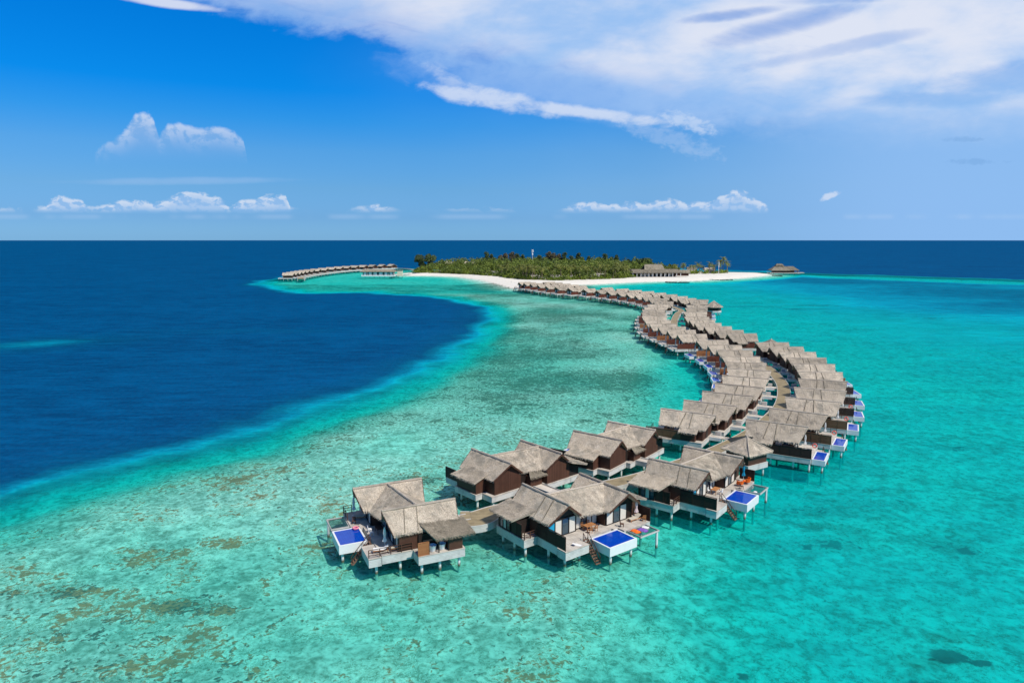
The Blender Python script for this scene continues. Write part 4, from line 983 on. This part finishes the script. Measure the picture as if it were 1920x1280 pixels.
# ------------------------------------------------------------------ thatched huts
def hut(loc, rz, label, s=1., n=4, round_=False):
    MIRROR[0] = False
    u = empty('thatched_hut', (*loc, 0), rz, label, 'hut', 'small thatched huts by the boardwalk'); r = 2.55 * s; pl = []; R0 = 3.75 * s
    A = [2 * math.pi * (i + .5) / n for i in range(n)]
    k = 1 / math.cos(math.pi / n)
    for i in range(n):
        a, b = A[i], A[(i + 1) % n]; ap = (.06 * math.cos((a + b) / 2), .06 * math.sin((a + b) / 2))
        e = lambda t: (R0 * k * .82 * math.cos(t), R0 * k * .82 * math.sin(t), 4.45)
        t_ = .05; pl.append(((t_ * math.cos(a), t_ * math.sin(a), 4.45 + 2.1 * s), (t_ * math.cos(b), t_ * math.sin(b), 4.45 + 2.1 * s), e(b), e(a)))
    ro = roof_planes(pl, M['thatch'], u, blades=38, step_=.6, sag=.08)
    for i in range(n):
        m = MB(); q0 = Vector((0, 0, 4.5 + 2.1 * s)); q1 = Vector((R0 * k * .82 * math.cos(A[i]), R0 * k * .82 * math.sin(A[i]), 4.50)); m.tube(q0, q1, .09, .08, 6); m.build('hip_cap', M['thatch_cap'], ro)
    MB().lathe([(0, .45), (.1, .4), (.22, .1), (.3, 0)], (0, 0, 4.35 + 2.1 * s), 8).build('finial', M['thatch_cap'], ro)
    q = r * k * .92
    w = MB().prism([(0, 0)] * 0 or [(q * math.cos(a), q * math.sin(a)) for a in A], 0, 1, axis='y') if False else MB()
    vs = [(q * math.cos(a), q * math.sin(a), 2.5) for a in A] + [(q * math.cos(a), q * math.sin(a), 4.55) for a in A]
    w.add(vs, [(i, (i + 1) % n, n + (i + 1) % n, n + i) for i in range(n)] + [tuple(range(n, 2 * n))]); w.build('wall', M['wall_boards'], u)
    q2 = q * 1.08
    d = MB(); vs = [(q2 * math.cos(a), q2 * math.sin(a), 1.55) for a in A] + [(q2 * math.cos(a), q2 * math.sin(a), 2.52) for a in A]
    d.add(vs, [(i, (i + 1) % n, n + (i + 1) % n, n + i) for i in range(n)] + [tuple(range(n, 2 * n)), tuple(range(n - 1, -1, -1))]); d.build('fascia', M['fascia_boards'], u)
    posts(u, [(q * .85 * math.cos(a), q * .85 * math.sin(a)) for a in A], 1.56)
    MB().box(r * .999 + .02, r + .07, -.25, .25, 3.9, 4.05).build('wall_vent', M['white_paint'], u) if n == 4 and s == 1. else None
    return u
hut((40.3, 113.3), R(32) , 'square thatched hut between the orange-chair villa and the right-hand row', 1.)
hut((88.5, 230.5), R(10), 'thatched hut set into the middle of the right-hand row', .95)
hut((108.5, 366.0), R(0), 'eight-sided thatched hut at the big bend, overhanging the lagoon', 1.5, 8)

# ------------------------------------------------------------------ boardwalk
def strip(name, m, Lp, Rp, z0, z1, parent):
    b = MB(); n = len(Lp)
    for (x, y) in Lp: b.v += [(x, y, z1), (x, y, z0)]
    for (x, y) in Rp: b.v += [(x, y, z1), (x, y, z0)]
    for i in range(n - 1):
        l0, l1, r0, r1 = 2 * i, 2 * i + 2, 2 * n + 2 * i, 2 * n + 2 * i + 2
        b.f += [(l0, r0, r1, l1), (l0 + 1, l1 + 1, r1 + 1, r0 + 1), (l0, l1, l1 + 1, l0 + 1), (r0, r0 + 1, r1 + 1, r1)]
    b.f += [(0, 1, 2 * n + 1, 2 * n), (2 * n - 2, 4 * n - 2, 4 * n - 1, 2 * n - 1)]
    return b.build(name, m, parent)

def catmull(P, k=6):
    P = [Vector(p) for p in P]; Q = [P[0] * 2 - P[1]] + P + [P[-1] * 2 - P[-2]]; out = []
    for i in range(1, len(Q) - 2):
        a, b, c, d = Q[i - 1:i + 3]
        for j in range(k):
            t = j / k; out.append(.5 * ((2 * b) + (c - a) * t + (2 * a - 5 * b + 4 * c - d) * t * t + (3 * b - a - 3 * c + d) * t ** 3))
    return out + [P[-1]]

def boardwalk(name, C, W, label, post_step=6., z=2.5):
    """C centre points, W half widths"""
    u = empty(name, (0, 0, 0), 0, label, 'boardwalk')
    C = catmull(C); n = len(C); k = (len(W) - 1)
    Wd = [W[min(int(i / (n - 1) * k), k - 1)] * (1 - (i / (n - 1) * k) % 1 if i < n - 1 else 0) + W[min(int(i / (n - 1) * k) + 1, k)] * ((i / (n - 1) * k) % 1 if i < n - 1 else 1) for i in range(n)]
    Lp, Rp, L2, R2, L3, R3 = [], [], [], [], [], []
    for i, c in enumerate(C):
        d = (C[min(i + 1, n - 1)] - C[max(i - 1, 0)]).normalized(); s = Vector((-d.y, d.x)); w = Wd[i]
        Lp.append(c + s * w); Rp.append(c - s * w); L2.append(c + s * (w + .11)); R2.append(c - s * (w + .11)); L3.append(c + s * (w + .004)); R3.append(c - s * (w + .004))
    mtl = M['walk_boards']
    strip('walkway', mtl, Lp, Rp, z - .16, z, u)
    strip('edge_beam', M['fascia_boards'], L2, L3, z - .95, z + .07, u); strip('edge_beam', M['fascia_boards'], R3, R2, z - .95, z + .07, u)
    acc = 99.; pr = C[0]
    for i, c in enumerate(C):
        acc += (c - pr).length; pr = c
        if acc > post_step:
            acc = 0.; d = (C[min(i + 1, n - 1)] - C[max(i - 1, 0)]).normalized(); s = Vector((-d.y, d.x)) * (Wd[i] - .25)
            posts(u, [tuple(c + s), tuple(c - s)], z - .16, r=.14)
    return u
# plank lines run across the path: the material follows the way (world arc would bend), so use narrow boards both ways
WC = [(-7.0, 88.2), (-4.6, 88.6), (-1.6, 91.6), (5.6, 96.2), (14.7, 101.4), (21.6, 105.7), (29.0, 112.0), (36.2, 118.3), (45.9, 128.9), (53.4, 139.2), (59.8, 149.1), (64.0, 157.4), (68.0, 167.0), (71.3, 176.8), (73.8, 187.6), (75.6, 198), (76.3, 209), (75.8, 221), (73.6, 236), (71.4, 249), (70.1, 260), (69.3, 270), (69.6, 281.5), (71, 296), (74.3, 311), (78.0, 325), (82, 339), (86.5, 353), (91.3, 368)]
for i in range(13, -1, -1): p, n = NT_[i]; WC.append(tuple(p + n * 13.9))
WC += [(18.5, 555.0)]
boardwalk('boardwalk', WC, [2.5, 2.4, 1.7] + [1.45] * (len(WC) - 3), 'long curving timber boardwalk between the two rows of villas')
AC = [(AT[0] - Vector((-6.5, 12))).to_tuple() if False else (-206.0, 668.0), (-208.5, 678)]
for i in range(0, 16, 1):
    p = AT[i]; d = (AT[min(i + 1, 15)] - AT[max(i - 1, 0)]).normalized(); n = Vector((-d.y, d.x)); AC.append(tuple(p - n * 4.2))
AC += [(-140, 905), (-128, 880), (-118, 845)]
boardwalk('boardwalk', AC, [3.5] * 3 + [2.2] * (len(AC) - 3), 'boardwalk in front of the distant arc of villas left of the island', 8.)
boardwalk('jetty', [(-118, 800), (-126, 781), (-131, 762), (-131.5, 748)], [1.6] * 4, 'short low jetty from the beach to the long white pavilion', 8., 2.0)

# ------------------------------------------------------------------ the island: beach buildings
def restaurant():
    u = empty('beach_restaurant', (148, 722, 1.6), R(8), 'long beach restaurant with a tall thatched roof over low grey eaves', 'restaurant')
    ro = roof_planes([((-9, 0, 12.6), (10, 0, 12.6), (12, -6, 7.4), (-11, -6, 7.4)), ((-9, 0, 12.6), (10, 0, 12.6), (12, 6, 7.4), (-11, 6, 7.4))], M['thatch_old'], u, 'high_roof', blades=4, bl=.8, bw=.12, step_=2)
    ridge_cap([(-9, 0, 12.7), (10, 0, 12.7)], ro, .3)
    low = [((-24, -4, 7.9), (26, -4, 7.9), (29, -11.5, 4.6), (-27, -11.5, 4.6)), ((-24, 4, 7.9), (26, 4, 7.9), (29, 11.5, 4.6), (-27, 11.5, 4.6)), ((-24, -4, 7.9), (-24, 4, 7.9), (-27, 11.5, 4.6), (-27, -11.5, 4.6)), ((26, -4, 7.9), (26, 4, 7.9), (29, 11.5, 4.6), (29, -11.5, 4.6))]
    roof_planes(low, M['thatch_old'], u, 'low_roof', blades=3, bl=.8, bw=.12, step_=2)
    MB().box(-20, 24, -3, 9, 0, 7.6).build('wall', M['wall_dark'], u)
    MB().box(-32, 33, -14, 10, -.6, .35).build('terrace', M['deck_boards'], u)
    for i in range(13): MB().box(-25 + 4.3 * i, -24.6 + 4.3 * i, -11, -10.6, .36, 4.9).build('column', M['white_paint'], u)
    for i in range(8): MB().box(-18 + 5 * i, -15.2 + 5 * i, -3.1, -3.02, .5, 3.6).build('window', M['curtain'], u)
restaurant()
def side_roof(name, loc, rz, L, W, zr, ze, label, m='thatch', wall='wall_boards', z0=1.4, cat='pavilion'):
    u = empty(name, (*loc, z0), rz, label, cat)
    roof_planes(gable_planes(-L / 2, L / 2, -L / 2 - 1, L / 2 + 1, 0, W / 2, zr, ze), M[m], u, blades=3, bl=.8, bw=.1, step_=2)
    w = MB(); s = (zr - ze) / (W / 2); h = W * .38; w.prism([(-h, 0), (h, 0), (h, zr - .3 - h * s), (0, zr - .3), (-h, zr - .3 - h * s)], -L / 2 + .8, L / 2 - .8, axis='x'); w.build('wall', M[wall], u)
    return u
side_roof('beach_pavilion', (112, 712), R(10), 16, 8, 6, 3.2, 'low grey-roofed pavilion left of the tall restaurant', 'thatch_old', 'wall_boards')
side_roof('beach_pavilion', (183, 742), R(-6), 17, 8, 6.5, 3.4, 'low grey-roofed pavilion right of the tall restaurant', 'thatch_old', 'wall_boards')
side_roof('beach_pavilion', (232, 806), R(4), 12, 8, 6.4, 3.4, 'small thatched pavilion among the palms on the sand spit', 'thatch', 'plaster')
side_roof('beach_pavilion', (219, 838), R(4), 10, 7, 6., 3.4, 'small grey pavilion behind the spit palms', 'thatch_old', 'plaster')
side_roof('island_house', (-75, 840), R(2), 11, 8, 12.6, 10.0, 'pale roof showing above the trees near the island\'s left end', 'plaster' if False else 'thatch', 'plaster', 1.4, 'house')
side_roof('island_house', (-52, 846), R(-4), 12, 8, 12.4, 9.8, 'second pale roof above the trees at left, right of the first', 'thatch', 'plaster', 1.4, 'house')
side_roof('island_house', (125, 815), R(5), 18, 10, 12.0, 9.0, 'grey roof peeping over the wood left of the round dark tree', 'thatch_old', 'plaster', 1.4, 'house')

def long_pavilion():
    u = empty('overwater_pavilion', (-144, 741, 0), R(0), 'long white glass-sided pavilion standing in the shallows left of the island', 'pavilion')
    roof_planes([((-16, 0, 8.6), (16, 0, 8.6), (19.5, -6, 6.2), (-19.5, -6, 6.2)), ((-16, 0, 8.6), (16, 0, 8.6), (19.5, 6, 6.2), (-19.5, 6, 6.2)), ((-16, 0, 8.6), (-16, .1, 8.6), (-19.5, 6, 6.2), (-19.5, -6, 6.2)), ((16, 0, 8.6), (16, .1, 8.6), (19.5, 6, 6.2), (19.5, -6, 6.2))], M['thatch_old'], u, blades=3, bl=.7, bw=.1, step_=2)
    MB().box(-18, 18, -5, 5, 1.2, 2.0).build('deck', M['white_paint'], u)
    MB().box(-16.5, 16.5, -4, 4, 2.0, 6.2).build('wall', M['glass'], u)
    for i in range(12): MB().box(-17.5 + 3.15 * i, -17.2 + 3.15 * i, -4.8, -4.5, 2.0, 6.2).build('column', M['white_paint'], u)
    for i in range(6): MB().box(-15.5 + 5.6 * i, -12.6 + 5.6 * i, -4.1, -4.02, 2.3, 5.6).build('curtain', M['fabric_white'], u)
    railing(u, [(-17.8, -4.95), (17.8, -4.95)], 2.0, 1.1, 3, 2.2, 'white_paint')
    posts(u, [(-16 + 5.3 * i, y) for i in range(7) for y in (-4.5, 4.5)], 1.25, r=.2)
long_pavilion()
def kiosk():
    u = empty('beach_kiosk', (-121.5, 744, 0), 0, 'small sand-coloured block at the right end of the long pavilion', 'kiosk')
    MB().box(-2.6, 2.6, -2.4, 2.4, 1.6, 7.2).build('wall', M['plaster'], u); MB().box(-3, 3, -2.8, 2.8, 7.2, 7.5).build('roof', M['thatch_old'], u)
    MB().box(-3, 3, -3, 3, 1.2, 1.6).build('deck', M['deck_boards'], u); posts(u, [(-2.4, -2.2), (2.4, -2.2), (-2.4, 2.2), (2.4, 2.2)], 1.25)
kiosk()
def bar():
    u = empty('beach_bar', (318, 806, 0), R(-6), 'thatched overwater bar with a raised ridge vent at the sand spit\'s tip', 'bar')
    T = M['thatch_old']
    ro = roof_planes([((-8, 0, 10.4), (1, 0, 10.4), (7, -8, 4.6), (-15, -8, 4.6)), ((-8, 0, 10.4), (1, 0, 10.4), (7, 8, 4.6), (-15, 8, 4.6)), ((-8, 0, 10.4), (-8, .1, 10.4), (-15, 8, 4.6), (-15, -8, 4.6)), ((1, 0, 10.4), (1, .1, 10.4), (7, 8, 4.6), (7, -8, 4.6))], T, u, blades=4, bl=.8, bw=.12, step_=2)
    roof_planes([((2, 1, 9.3), (12, 1, 9.3), (17.5, -6, 4.8), (-1, -6, 4.8)), ((2, 1, 9.3), (12, 1, 9.3), (17.5, 8, 4.8), (-1, 8, 4.8)), ((12, 1, 9.3), (12, 1.1, 9.3), (17.5, 8, 4.8), (17.5, -6, 4.8))], M['thatch_old'], u, 'side_roof', blades=4, bl=.8, bw=.12, step_=2)
    roof_planes([((-7, 0, 12.3), (-1, 0, 12.3), (1, -2.4, 10.0), (-9, -2.4, 10.0)), ((-7, 0, 12.3), (-1, 0, 12.3), (1, 2.4, 10.0), (-9, 2.4, 10.0))], T, u, 'ridge_vent', blades=4, bl=.8, bw=.12, step_=2)
    MB().box(-11, 12, -3, 6, 2.2, 6.5).build('wall', M['wall_dark'], u)
    MB().box(-16, 18, -8.5, 8, 1.3, 2.2).build('deck', M['deck_boards'], u)
    MB().box(17, 24, -3, 5, 1.5, 2.1).build('terrace', M['deck_boards'], u)
    for i in range(8): MB().box(-13 + 4 * i, -12.6 + 4 * i, -6.8, -6.4, 2.2, 5.2).build('column', M['rail_wood'], u)
    posts(u, [(-14 + 6 * i, y) for i in range(6) for y in (-7.5, 7)], 1.35, r=.22)
    railing(u, [(-15.5, -8.3), (17.5, -8.3)], 2.2, 1., 3, 2.5)
bar()
def tower():
    u = empty('radio_mast', (24, 812, 1.4), 0, 'tall slim mast with white antenna panels rising above the wood', 'mast')
    MB().tube((0, 0, 0), (0, 0, 27), .5, .32, 8).build('pole', M['metal_grey'], u)
    for k in range(3):
        a = 2.1 * k + .4; MB().box(-.35, .35, -.35, .35, 0, 2.6).build('antenna', M['white_paint'], u).location = (1.25 * math.cos(a), 1.25 * math.sin(a), 24.2)
    MB().lathe([(1.5, 26.8), (1.5, 27.1), (0, 27.1)], n=12).build('antenna_ring', M['white_paint'], u); MB().lathe([(.9, 21), (.9, 23.0), (0, 23)], n=12).build('dish_housing', M['white_paint'], u)
tower()
def pole_at(loc, h, label):
    u = empty('flag_pole', (*loc, 1.2), 0, label, 'pole'); MB().tube((0, 0, 0), (0, 0, h), .22, .1, 6).build('pole', M['white_paint'], u); MB().box(.1, .5, -.04, .04, h * .55, h * .95).build('flag', M['fabric_white'], u)
pole_at((232, 770), 15, 'thin white pole standing on the sand right of the palms')
def rocks(name, pts, label):
    b = MB(); r = random.Random(5)
    for p, q in zip(pts[:-1], pts[1:]):
        n = int(math.dist(p, q) / 1.3)
        for i in range(n):
            c = (p[0] + (q[0] - p[0]) * i / n + r.uniform(-1.2, 1.2), p[1] + (q[1] - p[1]) * i / n + r.uniform(-2, 2)); s = r.uniform(.8, 1.7)
            vs = [(c[0] + s * r.uniform(.7, 1.1) * math.cos(t * math.pi / 3), c[1] + s * r.uniform(.7, 1.1) * math.sin(t * math.pi / 3), z) for z in (-.8, .15 + .3 * r.random()) for t in range(6)]
            b.add(vs, [(t, (t + 1) % 6, 6 + (t + 1) % 6, 6 + t) for t in range(6)] + [(6, 7, 8, 9, 10, 11)])
    o = b.build(name, M['stone_dark']); tag(o, label, 'breakwater', 'rock breakwaters off the beach')
rocks('breakwater', [(148, 655), (160, 652), (171, 657)], 'dark rock breakwater in the lagoon before the restaurant')
rocks('breakwater', [(196, 698), (210, 690), (224, 694)], 'dark rock breakwater off the sand spit, right of the first')
rocks('breakwater', [(296, 776), (306, 772)], 'short dark rock heap beneath the overwater bar')

# ------------------------------------------------------------------ trees
def leaf_cloud(mb, c, rx, ry, rz_, n, s, up=.4, rnd=random):
    for _ in range(n):
        a = rnd.uniform(0, 2 * math.pi); z = rnd.uniform(-.6, 1.); r = math.sqrt(max(0, 1 - z * z)) * rnd.uniform(.65, 1.03)
        p = Vector((c[0] + rx * r * math.cos(a), c[1] + ry * r * math.sin(a), c[2] + rz_ * z * rnd.uniform(.75, 1.08)))
        d = Vector((rnd.gauss(0, 1), rnd.gauss(0, 1), rnd.gauss(0, 1) * .6 + up)).normalized(); e = d.cross(Vector((rnd.gauss(0, 1), rnd.gauss(0, 1), rnd.gauss(0, 1)))).normalized(); f = d.cross(e)
        q = s * rnd.uniform(.6, 1.3); k = len(mb.v)
        mb.v += [tuple(p - e * q - f * q * .5), tuple(p + e * q - f * q * .4), tuple(p + f * q * .9 + e * q * .3), tuple(p - e * q * .5 + f * q * .6)]; mb.f.append((k, k + 1, k + 2, k + 3))

def tree_proto(kind):
    r = random.Random({'casuarina': 1, 'round': 2, 'brown': 3}[kind]); t = empty({'casuarina': 'casuarina_tree', 'round': 'broadleaf_tree', 'brown': 'casuarina_tree'}[kind])
    H = 19.; tr = MB().tube((0, 0, -1), (.2, .1, H * .5), .45, .3, 7).tube((.2, .1, H * .5), (0, .3, H * .9), .3, .08, 6)
    cr = MB()
    if kind == 'round':
        for i in range(16):
            a = r.uniform(0, 6.3); d = r.uniform(0, 6.5); leaf_cloud(cr, (d * math.cos(a), d * math.sin(a), r.uniform(8, 15.5) - d * .35), 3.2, 3.2, 2.6, 190, .50, rnd=r); tr.tube((.1, .1, 7), (d * math.cos(a) * .8, d * math.sin(a) * .8, 11), .2, .08, 5)
        lm = 'leaf_dark'
    else:
        for i in range(34):
            h = r.uniform(5, H); w = (H - h) * .30 + 1.3; a = r.uniform(0, 6.3); d = w * r.uniform(.3, 1.)
            leaf_cloud(cr, (d * math.cos(a), d * math.sin(a), h), 1.9, 1.9, 1.5, 90, .42, .1, r); tr.tube((.1, .1, h * .9), (d * math.cos(a), d * math.sin(a), h), .1, .05, 4)
        lm = 'leaf_dark' if kind == 'casuarina' else 'leaf_brown'
    tr.build('trunk', M['bark'], t); cr.build('crown', M[lm], t); return t

def palm_proto(seed):
    r = random.Random(seed); t = empty('palm_tree'); H = r.uniform(9, 11.); lean = r.uniform(-1.2, 1.2)
    tr = MB(); pr = Vector((0, 0, -1))
    for i in range(6):
        k = (i + 1) / 6; q = Vector((lean * k * k, .3 * k, H * k)); tr.tube(pr, q, .30 - .03 * i, .27 - .03 * i, 7); pr = q
    tr.build('trunk', M['bark'], t); fr = MB()
    for i in range(17):
        a = 2 * math.pi * i / 17 + r.uniform(-.2, .2); el = r.uniform(-.25, 1.15); L = r.uniform(3.6, 4.8); p = pr.copy(); n = 7
        for k in range(n):
            e2 = el - (k / n) * 1.6; d = Vector((math.cos(a) * math.cos(e2), math.sin(a) * math.cos(e2), math.sin(e2))); q = p + d * L / n; s = Vector((-math.sin(a), math.cos(a), 0))
            w = 1.0 * math.sin(math.pi * (k + .8) / (n + .8)) + .15
            for sg in (-1, 1):
                for z in (0, .5):
                    b0 = p.lerp(q, z); b1 = p.lerp(q, z + .38); tip = p.lerp(q, z + .5) + s * sg * w + Vector((0, 0, -.35 * w)); j = len(fr.v); fr.v += [tuple(b0), tuple(b1), tuple(tip + d * .3)]; fr.f.append((j, j + 1, j + 2))
            p = q
    fr.build('crown', M['leaf_palm'], t)
    return t
TP = {k: tree_proto(k) for k in ('casuarina', 'round', 'brown')}; PP = [palm_proto(s) for s in (3, 4, 5)]
used = set()
def plant(proto, loc, s, rz, label, cat, group):
    v = proto if proto.name not in used else copy_tree(proto); used.add(proto.name)
    v.location = loc; v.scale = (s, s, s * random.uniform(.92, 1.1)); v.rotation_euler = (0, 0, rz); tag(v, label, cat, group); return v

def in_poly(x, y, P): return bool(inside(np.array([x]), np.array([y]), P)[0])
# individual taller trees, left to right
TALL = [(-112, 838, 'round', 1.25), (-103, 846, 'round', 1.2), (-32, 858, 'casuarina', 1.15), (-26, 862, 'casuarina', 1.05), (-14, 850, 'brown', 1.12), (-8, 858, 'brown', 1.1), (0, 842, 'brown', 1.22), (6, 850, 'casuarina', 1.15), (13, 845, 'casuarina', 1.0), (33, 836, 'casuarina', 1.12), (45, 838, 'brown', 1.22), (50, 832, 'brown', 1.25), (57, 840, 'brown', 1.18), (64, 836, 'casuarina', 1.15), (72, 838, 'casuarina', .95), (80, 828, 'casuarina', 1.22), (94, 842, 'casuarina', .95),
        (106, 836, 'casuarina', .95), (112, 830, 'casuarina', 1.15), (121, 838, 'casuarina', .9), (127, 834, 'casuarina', 1.05), (138, 815, 'casuarina', .85), (152, 792, 'round', 1.12), (159, 800, 'round', 1.05), (190, 806, 'round', .62)]
KN = {'round': ('dense dark round tree', 'broadleaf tree'), 'casuarina': ('dark spiky casuarina', 'casuarina'), 'brown': ('brownish thin-leaved casuarina', 'casuarina')}
cnt = {}
for x, y, k, s in TALL:
    i = cnt.get(k, 0); cnt[k] = i + 1
    plant(TP[k], (x, y, 1.2), s * (1.0 if k == 'round' else .97), random.uniform(0, 6), '%s rising over the wood, %s of its kind from the left' % (KN[k][0], WORDS[i]), KN[k][1], 'tall trees rising over the island wood')
# palms along the front of the wood
WF = catmull([(-12, 716), (8, 676), (22, 660), (45, 654), (66, 661), (88, 673), (108, 684), (124, 702)], 5); front = []
for i in range(len(WF) - 1):
    if i % 2 == 0:
        p = WF[i]; front.append((p.x + random.uniform(-2, 2), p.y + random.uniform(4, 10)))
    front.append((WF[i].x + random.uniform(-2, 3), WF[i].y + random.uniform(14, 34)))
front.sort(key=lambda p: p[0] / p[1])
for i, (x, y) in enumerate(front):
    nm = WORDS[i] if i < len(WORDS) else WORDS[i - len(WORDS)]
    plant(PP[i % 3], (x, y, 1.2), random.uniform(.95, 1.35), random.uniform(0, 6), ('coconut palm along the front of the wood, %s from its left end' % nm) if i < 30 else 'coconut palm at the right end of the wood, %s of the last few' % nm, 'palm', 'palms along the front of the wood')
SP = [(176, 770, .8), (185, 778, 1.0), (192, 772, .9), (197, 788, 1.05), (203, 780, .85), (209, 792, 1.0), (214, 782, 1.05), (219, 790, .9), (224, 780, 1.1), (229, 792, .9), (235, 800, 1.0), (242, 794, 1.35), (246, 800, 1.5), (250, 796, 1.25), (253, 806, 1.1), (170, 782, .9)]
SP += [(181, 764, .8), (200, 796, 1.0), (206, 772, .9), (216, 800, 1.1), (227, 770, .85), (238, 788, 1.1), (188, 792, 1.0)]; SP = [(a, b, c * 1.02) for a, b, c in SP]
SP.sort(key=lambda p: p[0] / p[1])
for i, (x, y, s) in enumerate(SP): plant(PP[i % 3], (x, y, 1.2), s, random.uniform(0, 6), 'coconut palm on the sand spit, %s from the restaurant side' % WORDS[i], 'palm', 'palms on the sand spit')

def wood():
    mb = MB(); r = random.Random(21)
    for _ in range(2100):
        for _t in range(30):
            x = r.uniform(-120, 198); y = r.uniform(650, 950)
            if in_poly(x, y, WOOD): break
        dfront = float(seg_dist(np.array([x]), np.array([y]), WOOD)[0]); h = min(11.5, 4.5 + dfront * .24) * r.uniform(.6, 1.45)
        if y > 880 and r.random() < .5: continue
        w = r.uniform(2.8, 4.6); leaf_cloud(mb, (x, y, 1.2 + h * .68), w, w, h * .42, 85, .62, .6, r)
    o = mb.build('island_wood', M['leaf_mid']); tag(o, 'thick green wood covering the middle of the island', 'wood', kind='stuff')
    mb = MB()
    for i in range(len(WOOD)):
        p = WOOD[i]; q = WOOD[(i + 1) % len(WOOD)]
        if p[1] > 790 and q[1] > 790 and p[0] > -100: continue
        L = math.dist(p, q)
        for k in range(int(L / 1.1)):
            t = r.random(); h = r.uniform(1.6, 3.8); d = r.uniform(-1, 9)
            x = p[0] + (q[0] - p[0]) * t; y = p[1] + (q[1] - p[1]) * t; nx, ny = -(q[1] - p[1]) / L, (q[0] - p[0]) / L
            leaf_cloud(mb, (x + nx * d, y + ny * d, 1.2 + h * .5), r.uniform(1.5, 3.), r.uniform(1.5, 3.), h * .6, 60, .45, .6, r)
    o = mb.build('beach_scrub', M['leaf_bright']); tag(o, 'bright green scrub along the top of the beach', 'scrub', kind='stuff')
wood()
def spit_scrub():
    mb = MB(); r = random.Random(8)
    for k in range(60):
        x = r.uniform(176, 252); y = 772 + (x - 176) * .33 + r.uniform(-4, 16); h = r.uniform(2., 5.)
        leaf_cloud(mb, (x, y, 1.2 + h * .5), r.uniform(1.6, 3.2), r.uniform(1.6, 3.), h * .6, 60, .5, .6, r)
    o = mb.build('spit_scrub', M['leaf_bright']); tag(o, 'low bright scrub between the palms on the sand spit', 'scrub', kind='stuff')
spit_scrub()

# ------------------------------------------------------------------ a walker on the sand
def person(loc, rz, label):
    me = bpy.data.meshes.new('person'); J = [(0, 0, .95), (0, 0, 1.2), (0, 0, 1.42), (0, 0, 1.55), (0, .02, 1.68), (.19, 0, 1.40), (.27, .03, 1.12), (.26, .12, .88), (-.19, 0, 1.40), (-.27, -.03, 1.12), (-.27, .06, .87), (.10, 0, .90), (.12, .14, .50), (.12, .18, .08), (.12, .30, .04), (-.10, 0, .90), (-.12, -.12, .50), (-.12, -.26, .10), (-.12, -.16, .04)]
    E_ = [(0, 1), (1, 2), (2, 3), (3, 4), (2, 5), (5, 6), (6, 7), (2, 8), (8, 9), (9, 10), (0, 11), (11, 12), (12, 13), (13, 14), (0, 15), (15, 16), (16, 17), (17, 18)]
    Rr = [.14, .13, .13, .055, .105, .06, .045, .035, .06, .045, .035, .09, .06, .04, .035, .09, .06, .04, .035]
    me.from_pydata(J, E_, []); o = bpy.data.objects.new('person', me); COL.objects.link(o); me.materials.append(M['skin'])
    o.modifiers.new('Skin', 'SKIN'); o.modifiers.new('Sub', 'SUBSURF').levels = 1
    bpy.context.view_layer.objects.active = o
    if not me.skin_vertices: me.attributes
    for v, q in zip(me.skin_vertices[0].data, Rr): v.radius = (q, q)
    me.skin_vertices[0].data[0].use_root = True
    o.location = loc; o.rotation_euler = (0, 0, rz); tag(o, label, 'person')
    MB().lathe([(.17, .78), (.165, .95), (.15, 1.1), (.17, 1.3), (.15, 1.43), (.07, 1.47)], n=12).build('shirt', M['cloth_dark'], o, True)
    MB().lathe([(0, 1.83), (.08, 1.80), (.115, 1.72), (.11, 1.66)], (0, 0, 0), 10).build('hair', M['hair'], o, True)
person((-16.5, 606, .55), 1.2, 'small figure in dark clothes walking on the white beach left of the wood')
